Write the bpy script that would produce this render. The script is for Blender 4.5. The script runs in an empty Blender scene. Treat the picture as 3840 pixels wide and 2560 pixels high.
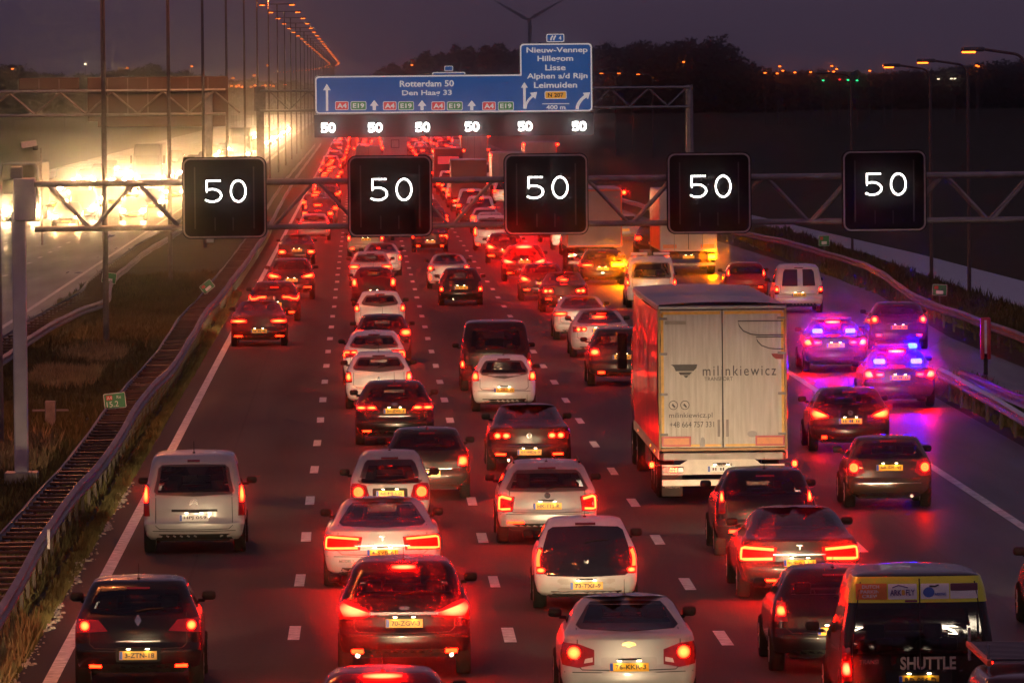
import bpy, bmesh, math, random
import numpy as np
from mathutils import Vector, Matrix, Euler
from mathutils.geometry import delaunay_2d_cdt

R = math.radians
scn = bpy.context.scene
COL = scn.collection

# ------------------------------------------------------------------ camera
CAM_H = 8.3
cam_data = bpy.data.cameras.new("camera")
cam_data.sensor_width = 36.0
cam_data.lens = 258.2
cam_data.clip_start = 1.0
cam_data.clip_end = 20000.0
cam = bpy.data.objects.new("camera", cam_data)
COL.objects.link(cam)
YAW, PITCH, ROLL = 0.020287, -0.034443, -0.0095
_f = Vector((math.sin(YAW) * math.cos(PITCH), math.cos(YAW) * math.cos(PITCH), math.sin(PITCH)))
_r0 = Vector((math.cos(YAW), -math.sin(YAW), 0.0))
_u0 = _r0.cross(_f)
_r = _r0 * math.cos(ROLL) + _u0 * math.sin(ROLL)
_u = _u0 * math.cos(ROLL) - _r0 * math.sin(ROLL)
cam.matrix_world = Matrix(((_r.x, _u.x, -_f.x, 0), (_r.y, _u.y, -_f.y, 0), (_r.z, _u.z, -_f.z, CAM_H), (0, 0, 0, 1)))
scn.camera = cam

# ------------------------------------------------------------------ dusk sky
world = bpy.data.worlds.new("World")
scn.world = world
world.use_nodes = True
wn = world.node_tree
for n in list(wn.nodes):
    wn.nodes.remove(n)
w_out = wn.nodes.new("ShaderNodeOutputWorld")
w_bg = wn.nodes.new("ShaderNodeBackground")
w_sky = wn.nodes.new("ShaderNodeTexSky")
w_sky.sky_type = 'NISHITA'
w_sky.sun_disc = False
w_sky.sun_elevation = R(-2.0)
w_sky.sun_rotation = R(250.0)
w_sky.air_density = 1.6
w_sky.dust_density = 5.0
w_tint = wn.nodes.new("ShaderNodeMix")
w_tint.data_type = 'RGBA'
w_tint.blend_type = 'MULTIPLY'
w_tint.inputs[0].default_value = 1.0
w_tint.inputs[7].default_value = SKY_TINT = (1.0, 0.80, 0.92, 1.0)
wn.links.new(w_sky.outputs[0], w_tint.inputs[6])
# thin even cloud deck lit from below the horizon
w_tc = wn.nodes.new("ShaderNodeTexCoord")
w_map = wn.nodes.new("ShaderNodeMapping")
w_map.inputs["Scale"].default_value = (1.0, 1.0, 5.0)
w_no = wn.nodes.new("ShaderNodeTexNoise")
w_no.inputs["Scale"].default_value = 3.0
w_no.inputs["Detail"].default_value = 4.0
w_rp = wn.nodes.new("ShaderNodeValToRGB")
w_rp.color_ramp.elements[0].position = 0.3
w_rp.color_ramp.elements[0].color = (.66, .45, .78, 1)
w_rp.color_ramp.elements[1].position = 0.75
w_rp.color_ramp.elements[1].color = (.84, .58, .98, 1)
w_add = wn.nodes.new("ShaderNodeMix")
w_add.data_type = 'RGBA'
w_add.blend_type = 'ADD'
w_add.inputs[0].default_value = 1.0
wn.links.new(w_tc.outputs["Generated"], w_map.inputs["Vector"])
wn.links.new(w_map.outputs["Vector"], w_no.inputs["Vector"])
wn.links.new(w_no.outputs["Fac"], w_rp.inputs["Fac"])
wn.links.new(w_tint.outputs[2], w_add.inputs[6])
wn.links.new(w_rp.outputs["Color"], w_add.inputs[7])
wn.links.new(w_add.outputs[2], w_bg.inputs[0])
w_bg.inputs[1].default_value = 0.15
wn.links.new(w_bg.outputs[0], w_out.inputs[0])

# the sun is already down: only a trace of afterglow left of the road
sun_data = bpy.data.lights.new("sun", 'SUN')
sun_data.energy = 0.02
sun_data.angle = R(20)
sun_data.color = (1.0, 0.78, 0.66)
sun = bpy.data.objects.new("sun", sun_data)
COL.objects.link(sun)
sun.rotation_euler = (R(86), 0, R(-70))

scn.view_settings.view_transform = 'Standard'
scn.view_settings.look = 'None'
scn.view_settings.exposure = 0.0
scn.view_settings.gamma = 1.0
scn.view_settings.use_curve_mapping = False
cy = scn.cycles
cy.use_denoising = True
try:
    cy.denoiser = 'OPENIMAGEDENOISE'
    cy.denoising_input_passes = 'RGB_ALBEDO_NORMAL'
    cy.use_light_tree = True
except Exception:
    pass
cy.max_bounces = 4
cy.diffuse_bounces = 1
cy.glossy_bounces = 2
cy.use_adaptive_sampling = True
cy.adaptive_threshold = 0.03
cy.transmission_bounces = 2
cy.volume_bounces = 0
cy.sample_clamp_indirect = 4.0
cy.caustics_reflective = False
cy.caustics_refractive = False

TAIL_RUN, TAIL_BRAKE = 7.0, 28.0
HEAD_BEAM = 6500.0
LAMP_POWER = 4000.0
HAZE_DENSITY = 4.4e-4
HAZE_G = 0.997
GLOW = 11.0

# ------------------------------------------------------------------ materials
MATS = {}

def mat(name, col, rough=0.5, metal=0.0, coat=0.0, spec=0.5, var=0.12, scale=6.0, emit=None, emit_str=0.0, bump=0.0, alpha=None):
    if name in MATS:
        return MATS[name]
    m = bpy.data.materials.new(name)
    m.use_nodes = True
    nt = m.node_tree
    b = nt.nodes["Principled BSDF"]
    b.inputs["Roughness"].default_value = rough
    b.inputs["Metallic"].default_value = metal
    b.inputs["Coat Weight"].default_value = coat
    b.inputs["Coat Roughness"].default_value = 0.06
    b.inputs["Specular IOR Level"].default_value = spec
    if var > 0 or bump > 0:
        tc = nt.nodes.new("ShaderNodeTexCoord")
        no = nt.nodes.new("ShaderNodeTexNoise")
        no.inputs["Scale"].default_value = scale
        no.inputs["Detail"].default_value = 5.0
        nt.links.new(tc.outputs["Object"], no.inputs["Vector"])
        if var > 0:
            rp = nt.nodes.new("ShaderNodeValToRGB")
            rp.color_ramp.elements[0].position = 0.3
            rp.color_ramp.elements[1].position = 0.7
            rp.color_ramp.elements[0].color = (*[max(0, c * (1 - var)) for c in col[:3]], 1)
            rp.color_ramp.elements[1].color = (*[min(1, c * (1 + var)) for c in col[:3]], 1)
            nt.links.new(no.outputs["Fac"], rp.inputs["Fac"])
            nt.links.new(rp.outputs["Color"], b.inputs["Base Color"])
        if bump > 0:
            bp = nt.nodes.new("ShaderNodeBump")
            bp.inputs["Strength"].default_value = bump
            bp.inputs["Distance"].default_value = 0.02
            nt.links.new(no.outputs["Fac"], bp.inputs["Height"])
            nt.links.new(bp.outputs["Normal"], b.inputs["Normal"])
    if not var > 0:
        b.inputs["Base Color"].default_value = (*col[:3], 1)
    if emit is not None:
        b.inputs["Emission Color"].default_value = (*emit[:3], 1)
        b.inputs["Emission Strength"].default_value = emit_str
    MATS[name] = m
    return m

def paint(col, key):
    light = sum(col) > 0.5
    return mat("paint_" + key, col if light else tuple(c * .6 for c in col), rough=0.36 if light else 0.22, metal=0.2 if light else 0.0, coat=0.7 if light else 0.25, spec=.5 if light else .28, var=0.10, scale=2.2)

def red_glow(strength, core=False):
    """deep red lamp, bright enough that its core burns out to yellow as in the photograph"""
    s = strength * GLOW
    g = min(.9, .16 + .04 * strength)
    name = "tail_glow_%d%s" % (round(strength * 10), "_core" if core else "")
    if name in MATS:
        return MATS[name]
    if not core:
        return mat(name, (0.3, 0.01, 0.01), rough=0.3, var=0, emit=(1.0, g / s, .16 * g / s), emit_str=s)
    # bulb and reflector: hot in the middle, falling off to the rim of the lens
    m = mat(name, (0.3, 0.01, 0.01), rough=0.3, var=0, emit=(1, 0, 0), emit_str=1.0)
    nt = m.node_tree
    tc = nt.nodes.new("ShaderNodeTexCoord")
    vm = nt.nodes.new("ShaderNodeVectorMath"); vm.operation = 'SUBTRACT'; vm.inputs[1].default_value = (.5, .5, .5)
    sc = nt.nodes.new("ShaderNodeVectorMath"); sc.operation = 'MULTIPLY'; sc.inputs[1].default_value = (2.0, 0.0, 2.0)
    ln = nt.nodes.new("ShaderNodeVectorMath"); ln.operation = 'LENGTH'
    rp = nt.nodes.new("ShaderNodeMapRange"); rp.interpolation_type = 'SMOOTHSTEP'
    rp.inputs["From Min"].default_value = .28; rp.inputs["From Max"].default_value = 1.25
    rp.inputs["To Min"].default_value = 1.0; rp.inputs["To Max"].default_value = 0.0
    mx = nt.nodes.new("ShaderNodeMix"); mx.data_type = 'RGBA'
    mx.inputs[6].default_value = (1.6, .012, .010, 1)
    mx.inputs[7].default_value = (s * 1.7, min(1.0, g * 2.0), g * .34, 1)
    nt.links.new(tc.outputs["Generated"], vm.inputs[0]); nt.links.new(vm.outputs[0], sc.inputs[0]); nt.links.new(sc.outputs[0], ln.inputs[0])
    nt.links.new(ln.outputs["Value"], rp.inputs["Value"]); nt.links.new(rp.outputs["Result"], mx.inputs[0])
    nt.links.new(mx.outputs[2], nt.nodes["Principled BSDF"].inputs["Emission Color"])
    return m

def amber_glow(strength):
    s = strength * GLOW * .6
    return mat("amber_glow_%d" % round(strength * 10), (0.4, 0.15, 0.01), rough=0.3, var=0, emit=(1.0, .16, 1.5 / s * .1), emit_str=s)

M_GLASS = mat("window_glass", (0.012, 0.010, 0.012), rough=0.06, coat=0.6, var=0.2, scale=2.0)
def see_glass():
    m = bpy.data.materials.new("see_through_glass")
    m.use_nodes = True
    nt = m.node_tree
    for n in list(nt.nodes):
        nt.nodes.remove(n)
    o = nt.nodes.new("ShaderNodeOutputMaterial"); mx = nt.nodes.new("ShaderNodeMixShader")
    tr = nt.nodes.new("ShaderNodeBsdfTransparent"); tr.inputs[0].default_value = (.42, .40, .40, 1)
    gl = nt.nodes.new("ShaderNodeBsdfGlossy"); gl.inputs["Roughness"].default_value = .05; gl.inputs[0].default_value = (.8, .8, .8, 1)
    fr = nt.nodes.new("ShaderNodeFresnel"); fr.inputs[0].default_value = 1.5
    nt.links.new(fr.outputs[0], mx.inputs[0]); nt.links.new(tr.outputs[0], mx.inputs[1]); nt.links.new(gl.outputs[0], mx.inputs[2])
    nt.links.new(mx.outputs[0], o.inputs["Surface"])
    MATS["see_through_glass"] = m
    return m
M_SEEGLASS = see_glass()
M_SEAT = mat("seat_cloth", (.035, .030, .032), .9, var=.2)
M_BLACK = mat("black_plastic", (0.012, 0.012, 0.012), rough=0.6, spec=.25, var=0.25, scale=9)
M_TYRE = mat("tyre_rubber", (0.006, 0.006, 0.006), rough=0.9, spec=.12, var=0.3, scale=14)
M_RIM = mat("wheel_rim", (0.35, 0.35, 0.36), rough=0.35, metal=0.8, var=0.1)
M_LENS = mat("tail_lens", (0.16, 0.008, 0.01), rough=0.12, coat=1.0, var=0.15, scale=20)
M_LENSLIT = mat("tail_lens_lit", (0.16, 0.008, 0.01), rough=0.12, coat=1.0, var=0.15, scale=20, emit=(1.0, .010, .006), emit_str=.025)
M_CLEAR = mat("clear_lens", (0.55, 0.5, 0.48), rough=0.15, coat=1.0, var=0.1, scale=20)
M_CHROME = mat("chrome_trim", (0.42, 0.42, 0.43), rough=0.26, metal=1.0, var=0.05)
M_PLATE = mat("yellow_plate", (0.90, 0.47, 0.03), rough=0.4, var=0.06, scale=12)
M_PLATEW = mat("white_plate", (0.8, 0.8, 0.78), rough=0.4, var=0.06, scale=12)
M_PLATEBLUE = mat("plate_blue_band", (0.03, 0.08, 0.45), rough=0.4, var=0.05)
M_INK = mat("black_ink", (0.02, 0.02, 0.022), rough=0.5, var=0.1)
M_PLATELAMP = mat("plate_lamp_glow", (0.8, 0.8, 0.7), var=0, emit=(1.0, 0.78, 0.45), emit_str=40.0)
M_SEAM = mat("panel_seam", (0.01, 0.01, 0.01), rough=0.7, var=0.1)
M_STEEL = mat("galvanised_steel", (0.30, 0.30, 0.31), rough=0.42, metal=0.7, var=0.25, scale=3.0)
M_STEELD = mat("weathered_steel", (0.26, 0.23, 0.22), rough=0.5, metal=0.35, var=0.3, scale=3.0)

# ------------------------------------------------------------------ mesh helpers
def new_mesh(name, verts, faces, m=None, smooth=False, sharp=None):
    me = bpy.data.meshes.new(name)
    me.from_pydata([tuple(v) for v in verts], [], [tuple(f) for f in faces])
    if m:
        me.materials.append(m)
    if smooth and len(me.polygons):
        me.polygons.foreach_set("use_smooth", [True] * len(me.polygons))
        if sharp:
            me.set_sharp_from_angle(angle=R(sharp))
    me.update()
    return me

def link(name, data, parent=None, loc=None, rot=None, scale=None):
    o = bpy.data.objects.new(name, data)
    COL.objects.link(o)
    if parent is not None:
        o.parent = parent
    if loc is not None:
        o.location = loc
    if rot is not None:
        o.rotation_euler = rot
    if scale is not None:
        o.scale = scale
    return o

def tag(o, label=None, cat=None, group=None, kind=None):
    if label:
        o["label"] = label
    if cat:
        o["category"] = cat
    if group:
        o["group"] = group
    if kind:
        o["kind"] = kind
    return o

def thing(name, label, cat, loc=(0, 0, 0), rz=0.0, group=None):
    o = link(name, None, None, loc, (0, 0, rz))
    return tag(o, label, cat, group)

def tree_of(o):
    return (o, [tree_of(ch) for ch in o.children])

def copy_tree(tree, parent=None):
    """a copy of a thing, its parts and their sub-parts"""
    o, kids = tree
    c = o.copy()
    COL.objects.link(c)
    if parent is not None:
        c.parent = parent
    for k in kids:
        copy_tree(k, c)
    return c

def drop_tree(tree):
    o, kids = tree
    for k in kids:
        drop_tree(k)
    bpy.data.objects.remove(o)

class MB:
    def __init__(s):
        s.v, s.f = [], []
    def add(s, v, f):
        n = len(s.v)
        s.v += [tuple(p) for p in v]
        s.f += [tuple(i + n for i in q) for q in f]
        return s
    def box(s, c, d, bev=0.0, rot=None):
        hx, hy, hz = d[0] / 2, d[1] / 2, d[2] / 2
        if bev <= 0:
            v = [Vector((sx * hx, sy * hy, sz * hz)) for sx in (-1, 1) for sy in (-1, 1) for sz in (-1, 1)]
            f = [(0, 1, 3, 2), (4, 6, 7, 5), (0, 4, 5, 1), (2, 3, 7, 6), (0, 2, 6, 4), (1, 5, 7, 3)]
        else:
            b = min(bev, hx * .9, hy * .9, hz * .9)
            bm = bmesh.new()
            bmesh.ops.create_cube(bm, size=1.0)
            for q in bm.verts:
                q.co = Vector((q.co.x * d[0], q.co.y * d[1], q.co.z * d[2]))
            bmesh.ops.bevel(bm, geom=bm.edges[:], offset=b, segments=2, profile=0.5, affect='EDGES')
            bm.verts.index_update()
            v = [q.co.copy() for q in bm.verts]
            f = [tuple(q.index for q in p.verts) for p in bm.faces]
            bm.free()
        if rot is not None:
            M = Euler(rot).to_matrix()
            v = [M @ p for p in v]
        c = Vector(c)
        return s.add([p + c for p in v], f)
    def tube(s, a, b, r, n=10, r2=None, cap=True):
        a, b = Vector(a), Vector(b)
        r2 = r if r2 is None else r2
        d = (b - a).normalized()
        x = d.orthogonal().normalized()
        y = d.cross(x)
        v, f = [], []
        for p, q in ((a, r), (b, r2)):
            for i in range(n):
                t = 2 * math.pi * i / n
                v.append(p + x * (q * math.cos(t)) + y * (q * math.sin(t)))
        for i in range(n):
            j = (i + 1) % n
            f.append((i, j, n + j, n + i))
        if cap:
            f.append(tuple(range(n - 1, -1, -1)))
            f.append(tuple(range(n, 2 * n)))
        return s.add(v, f)
    def loft(s, rings, closed=True, cap=True):
        n = len(rings[0])
        v = [p for r in rings for p in r]
        f = []
        for k in range(len(rings) - 1):
            for i in range(n if closed else n - 1):
                j = (i + 1) % n
                f.append((k * n + i, k * n + j, (k + 1) * n + j, (k + 1) * n + i))
        if cap and closed:
            f.append(tuple(range(n - 1, -1, -1)))
            f.append(tuple((len(rings) - 1) * n + i for i in range(n)))
        return s.add(v, f)
    def prism(s, poly, y0, y1):          # poly in x,z extruded along y
        n = len(poly)
        v = [(p[0], y0, p[1]) for p in poly] + [(p[0], y1, p[1]) for p in poly]
        f = [tuple(range(n)), tuple(range(2 * n - 1, n - 1, -1))]
        f += [(i, i + n, (i + 1) % n + n, (i + 1) % n) for i in range(n)]
        return s.add(v, f)
    def mesh(s, name, m=None, smooth=False, sharp=40):
        return new_mesh(name, s.v, s.f, m, smooth, sharp if smooth else None)
    def build(s, name, m, parent=None, loc=None, rot=None, smooth=False, sharp=40):
        return link(name, s.mesh(name, m, smooth, sharp), parent, loc, rot)

def rrect(w, h, r, n=6, cx=0, cz=0):
    pts = []
    for (sx, sz, a0) in ((1, 1, 0), (-1, 1, 90), (-1, -1, 180), (1, -1, 270)):
        for i in range(n + 1):
            a = R(a0 + 90 * i / n)
            pts.append((cx + sx * (w / 2 - r) + r * math.cos(a), cz + sz * (h / 2 - r) + r * math.sin(a)))
    return pts

TEXTS = {}
def text_mesh(s, m, spacing=1.0, bold=0.0):
    key = (s, m.name, spacing, bold)
    if key in TEXTS:
        return TEXTS[key]
    cu = bpy.data.curves.new("lettering", 'FONT')
    cu.body = s
    cu.size = 1.0
    cu.space_character = spacing
    cu.offset = bold
    cu.resolution_u = 3
    cu.align_x = 'CENTER'
    cu.extrude = 0.01
    o = bpy.data.objects.new("lettering", cu)
    me = bpy.data.meshes.new_from_object(o)
    bpy.data.objects.remove(o)
    bpy.data.curves.remove(cu)
    n = len(me.vertices)
    co = np.empty(n * 3)
    me.vertices.foreach_get("co", co)
    co = co.reshape(-1, 3)
    lo, hi = co.min(0), co.max(0)
    c = (lo + hi) / 2
    out = np.empty_like(co)
    out[:, 0] = co[:, 0] - c[0]
    out[:, 1] = -(co[:, 2] - c[2])
    out[:, 2] = co[:, 1] - c[1]
    me.vertices.foreach_set("co", out.ravel())
    me.materials.clear()
    me.materials.append(m)
    me.update()
    TEXTS[key] = (me, float(hi[0] - lo[0]), float(hi[1] - lo[1]))
    return TEXTS[key]

def put_text(name, s, m, parent, loc, width=None, height=None, rot=None, spacing=1.0, bold=0.0):
    """lettering in the local x,z plane facing -y"""
    me, w, h = text_mesh(s, m, spacing, bold)
    sx = width / w if width else None
    sz = height / h if height else None
    sx = sx if sx else sz
    sz = sz if sz else sx
    return link(name, me, parent, loc, rot, (sx, 0.2, sz))
# ------------------------------------------------------------------ vehicle bodies
# every profile is (height as a share of H, value); rear/front values are metres in from the bumper
PROFILES = {
    'hatch': dict(rear=[(.17, .16), (.205, .06), (.27, .0), (.39, .0), (.425, .04), (.55, .06), (.66, .10), (.70, .14), (.925, .42), (.965, .50)],
                  front=[(.17, .2), (.24, .03), (.34, 0), (.45, .06), (.53, .18), (.60, .6), (.66, 1.05), (.70, 1.3), (.925, 2.0), (.965, 2.2)],
                  width=[(.17, .86), (.215, .94), (.32, .99), (.45, 1.0), (.57, .995), (.66, .965), (.70, .935), (.925, .74), (.965, .70)]),
    'sedan': dict(rear=[(.17, .16), (.205, .06), (.27, 0), (.40, 0), (.435, .03), (.60, .05), (.675, .06), (.70, .10), (.715, .25), (.735, .60), (.925, 1.22), (.965, 1.40)],
                  front=[(.17, .2), (.24, .03), (.34, 0), (.45, .06), (.53, .18), (.60, .7), (.66, 1.15), (.70, 1.4), (.925, 2.1), (.965, 2.3)],
                  width=[(.17, .86), (.215, .94), (.32, .99), (.45, 1.0), (.57, .995), (.66, .97), (.715, .95), (.735, .90), (.925, .72), (.965, .68)]),
    'liftback': dict(rear=[(.17, .18), (.205, .07), (.27, 0), (.40, 0), (.435, .03), (.56, .03), (.665, .02), (.69, .06), (.705, .18), (.72, .36), (.925, 1.30), (.965, 1.55)],
                     front=[(.17, .2), (.24, .03), (.34, 0), (.45, .06), (.53, .18), (.60, .7), (.66, 1.15), (.70, 1.4), (.925, 2.1), (.965, 2.3)],
                     width=[(.17, .86), (.215, .94), (.32, .98), (.45, 1.0), (.57, .99), (.66, .955), (.70, .925), (.72, .87), (.925, .70), (.965, .65)]),
    'suv': dict(rear=[(.19, .14), (.225, .05), (.29, 0), (.40, 0), (.43, .05), (.56, .07), (.66, .11), (.69, .14), (.915, .36), (.965, .42)],
                front=[(.19, .15), (.26, .03), (.36, 0), (.47, .05), (.56, .16), (.63, .6), (.68, 1.05), (.71, 1.3), (.925, 1.95), (.965, 2.15)],
                width=[(.19, .88), (.23, .95), (.32, .99), (.45, 1.0), (.58, .995), (.66, .965), (.70, .935), (.915, .77), (.965, .72)]),
    'mpv': dict(rear=[(.15, .14), (.19, .04), (.24, 0), (.31, 0), (.335, .06), (.50, .07), (.58, .09), (.62, .11), (.91, .26), (.965, .34)],
                front=[(.15, .15), (.22, .03), (.32, 0), (.42, .05), (.50, .16), (.56, .5), (.62, .9), (.66, 1.1), (.92, 1.75), (.965, 1.95)],
                width=[(.15, .88), (.19, .95), (.30, 1.0), (.45, 1.0), (.57, .985), (.62, .965), (.91, .84), (.965, .79)]),
    'van': dict(rear=[(.13, .08), (.165, .02), (.20, 0), (.27, 0), (.285, .05), (.5, .05), (.60, .06), (.90, .13), (.965, .20)],
                front=[(.13, .12), (.20, .02), (.30, 0), (.40, .05), (.47, .2), (.52, .6), (.56, .9), (.60, 1.05), (.92, 1.7), (.965, 1.95)],
                width=[(.13, .90), (.17, .96), (.26, 1.0), (.45, 1.0), (.56, .985), (.62, .97), (.90, .875), (.965, .83)]),
}

class Shape:
    def __init__(s, kind, L, W, H):
        s.kind, s.L, s.W, s.H = kind, L, W, H
        p = PROFILES[kind]
        s.zr = np.array([a for a, _ in p['rear']]) * H
        s.vr = np.array([b for _, b in p['rear']])
        s.zf = np.array([a for a, _ in p['front']]) * H
        s.vf = np.array([b for _, b in p['front']]) * (L / 4.2)
        s.zw = np.array([a for a, _ in p['width']]) * H
        s.vw = np.array([b for _, b in p['width']]) * W / 2
        s.z0, s.z1 = s.zr[0], s.zr[-1]
        s.cache = {}
    def params(s, z):
        t = (z - s.z0) / (s.z1 - s.z0)
        rc = .24 - .08 * t
        if s.kind in ('van', 'mpv'):
            rc = .16 - .04 * t
        return (float(np.interp(z, s.zr, s.vr)), s.L - float(np.interp(z, s.zf, s.vf)),
                float(np.interp(z, s.zw, s.vw)), rc, .10 - .05 * t)
    def half(s, z, inset=0.0, seg=(8, 6, 14, 6, 6)):
        yr, yf, w, rc, bow = s.params(z)
        yr += inset * .9; yf -= inset * 1.4; w = max(.1, w - inset)
        pts = []
        for i in range(seg[0]):
            t = i / seg[0]
            pts.append(((w - rc) * t, yr + bow * t * t))
        for i in range(seg[1]):
            a = math.pi / 2 * i / seg[1]
            pts.append((w - rc + rc * math.sin(a), yr + bow + rc - rc * math.cos(a)))
        rf, bf = min(.42, w * .5), .18
        y0, y1 = yr + bow + rc, yf - bf - rf
        for i in range(seg[2]):
            t = i / seg[2]
            pts.append((w * (1 - .05 * max(0, (t - .6) / .4) ** 2), y0 + (y1 - y0) * t))
        w2 = w * .95
        for i in range(seg[3]):
            a = math.pi / 2 * i / seg[3]
            pts.append((w2 - rf + rf * math.cos(a), y1 + rf * math.sin(a)))
        for i in range(seg[4] + 1):
            t = 1 - i / seg[4]
            pts.append(((w2 - rf) * t, yf - bf * t * t))
        return np.array(pts)
    def _tab(s, z):
        k = round(z, 3)
        if k not in s.cache:
            p = s.half(min(max(z, s.z0), s.z1))
            d = np.concatenate([[0], np.cumsum(np.hypot(*np.diff(p, axis=0).T))])
            s.cache[k] = (p, d)
        return s.cache[k]
    def S(s, u, z):
        p, d = s._tab(z)
        a = min(abs(u), d[-1])
        return Vector((math.copysign(float(np.interp(a, d, p[:, 0])), u), float(np.interp(a, d, p[:, 1])), z))
    def N(s, u, z):
        e = .02
        a = s.S(u + e, z) - s.S(u - e, z)
        zz = min(max(z, s.z0 + e), s.z1 - e)
        b = s.S(u, zz + e) - s.S(u, zz - e)
        n = a.cross(b)
        return n.normalized() if n.length > 1e-9 else Vector((0, -1, 0))
    def u_at_y(s, y, z):
        p, d = s._tab(z)
        return float(np.interp(y, p[:, 1], d))
    def u_front(s, x, z):                # arc length of a point x on the nose
        p, d = s._tab(z)
        n = len(p)
        return float(np.interp(-abs(x), -p[n // 2:, 0], d[n // 2:]))
    def body(s, name, m, lod=0, holes=None):
        seg = (8, 6, 14, 6, 6) if lod == 0 else (3, 3, 4, 2, 3)
        zs = sorted(set(np.round(np.concatenate([s.zr, s.zw, s.zf[1:]]), 3)))
        if lod == 0:
            zz = []
            for a, b in zip(zs[:-1], zs[1:]):
                k = max(1, int((b - a) / .07))
                zz += [a + (b - a) * i / k for i in range(k)]
            zs = zz + [zs[-1]]
        else:
            zs = sorted(set(np.round(s.zr, 3)))
        rings = []
        def ring(h, z):
            r = [(x, y, z) for x, y in h]
            return r + [(-x, y, z) for x, y in h[-2:0:-1]]
        zs = [z for z in zs if s.z0 <= z <= s.z1]
        rings.append(ring(s.half(zs[0], .14, seg), zs[0] + .01))
        for z in zs:
            rings.append(ring(s.half(z, 0, seg), z))
        for ins, dz in ((.05, .35), (.14, .62), (.28, .83), (.45, .95)):
            ins = ins if s.W > 1.4 else ins * .7
            rings.append(ring(s.half(s.z1, ins, seg), s.z1 + (s.H - s.z1) * dz))
        mb = MB().loft(rings)
        if holes:                        # openings for the glass
            keep = []
            for f in mb.f:
                c = np.mean([mb.v[i] for i in f], axis=0)
                if len(f) == 4 and any(t(c) for t in holes):
                    continue
                keep.append(f)
            mb.f = keep
        return mb.mesh(name, m, True, 52)

def dense(poly, step=.07):
    out = []
    n = len(poly)
    for i in range(n):
        a, b = poly[i], poly[(i + 1) % n]
        k = max(1, int(math.hypot(b[0] - a[0], b[1] - a[1]) / step))
        out += [(a[0] + (b[0] - a[0]) * j / k, a[1] + (b[1] - a[1]) * j / k) for j in range(k)]
    return out

def patch_mesh(sh, poly, off, m, name, thick=.012, step=.09, mapper=None):
    """a panel lying on the body surface: poly is (arc length from the rear centre line, height)"""
    P = dense(poly, step)
    n = len(P)
    us = [p[0] for p in P]; zs = [p[1] for p in P]
    inner = []
    u = min(us) + step * .5
    while u < max(us):
        z = min(zs) + step * .5
        while z < max(zs):
            ins = False
            j = n - 1
            for i in range(n):
                if (P[i][1] > z) != (P[j][1] > z) and u < (P[j][0] - P[i][0]) * (z - P[i][1]) / (P[j][1] - P[i][1]) + P[i][0]:
                    ins = not ins
                j = i
            if ins and min((P[i][0] - u) ** 2 + (P[i][1] - z) ** 2 for i in range(n)) > (step * .35) ** 2:
                inner.append((u, z))
            z += step
        u += step
    V2 = [Vector(p) for p in P + inner]
    r = delaunay_2d_cdt(V2, [], [list(range(n))], 1, 1e-5)
    v2, faces = r[0], r[2]
    fn = mapper or (lambda u, z, o: sh.S(u, z) + sh.N(u, z) * o)
    nv = len(v2)
    verts = [fn(p[0], p[1], off) for p in v2]
    ff = []
    if faces:
        f0 = faces[0]
        a = (v2[f0[1]] - v2[f0[0]]).cross(v2[f0[2]] - v2[f0[0]])
        ff = [tuple(f) if a > 0 else tuple(reversed(f)) for f in faces]
    cnt = {}
    for f in ff:
        for i in range(len(f)):
            e = (f[i], f[(i + 1) % len(f)])
            cnt[e] = 1
    be = [e for e in cnt if (e[1], e[0]) not in cnt]
    idx = {}
    for e in be:
        for k in e:
            if k not in idx:
                idx[k] = len(verts)
                verts.append(fn(v2[k][0], v2[k][1], off - thick))
    ff += [(e[1], e[0], idx[e[0]], idx[e[1]]) for e in be]
    return new_mesh(name, verts, ff, m, True, 35)

def strip_poly(pts, w):
    P = [Vector(p) for p in pts]
    L, Rr = [], []
    for i, p in enumerate(P):
        a = P[max(0, i - 1)]; b = P[min(len(P) - 1, i + 1)]
        d = (b - a).normalized()
        nn = Vector((-d.y, d.x)) * (w / 2)
        L.append(tuple(p + nn)); Rr.append(tuple(p - nn))
    return L + Rr[::-1]

def disc_poly(c, ru, rz=None, n=14):
    rz = rz or ru
    return [(c[0] + ru * math.cos(2 * math.pi * i / n), c[1] + rz * math.sin(2 * math.pi * i / n)) for i in range(n)]

WHEELS = {}
def wheel_meshes(r, w):
    k = (round(r, 2), round(w, 2))
    if k not in WHEELS:
        prof = [(-w / 2, r * .62), (-w / 2, r * .9), (-w * .36, r * .985), (-w * .15, r), (w * .15, r), (w * .36, r * .985), (w / 2, r * .9), (w / 2, r * .62)]
        n = 22
        rings = []
        for i in range(n + 1):
            a = 2 * math.pi * i / n
            rings.append([(x, q * math.cos(a), q * math.sin(a)) for x, q in prof])
        t = MB().loft(rings, closed=True, cap=False).mesh("tyre", M_TYRE, True, 50)
        rb = MB()
        for sx in (-1, 1):
            x = sx * w * .44
            n2 = 16
            v = [(x, r * .63 * math.cos(2 * math.pi * i / n2), r * .63 * math.sin(2 * math.pi * i / n2)) for i in range(n2)]
            rb.add(v + [(x * .7, 0, 0)], [(i, (i + 1) % n2, n2) for i in range(n2)])
            for q in range(5):
                a = 2 * math.pi * q / 5
                rb.box((x * 1.02, .34 * r * math.cos(a), .34 * r * math.sin(a)), (.02, r * .12, r * .5), 0, (a + math.pi / 2, 0, 0))
        WHEELS[k] = (t, rb.mesh("rim", M_RIM))
    return WHEELS[k]

def add_wheel(parent, x, y, r=.31, w=.2, rim=True):
    t, ri = wheel_meshes(r, w)
    e = link("wheel", t, parent, (x, y, r))
    if rim:
        link("rim", ri, e)
    return e

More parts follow.
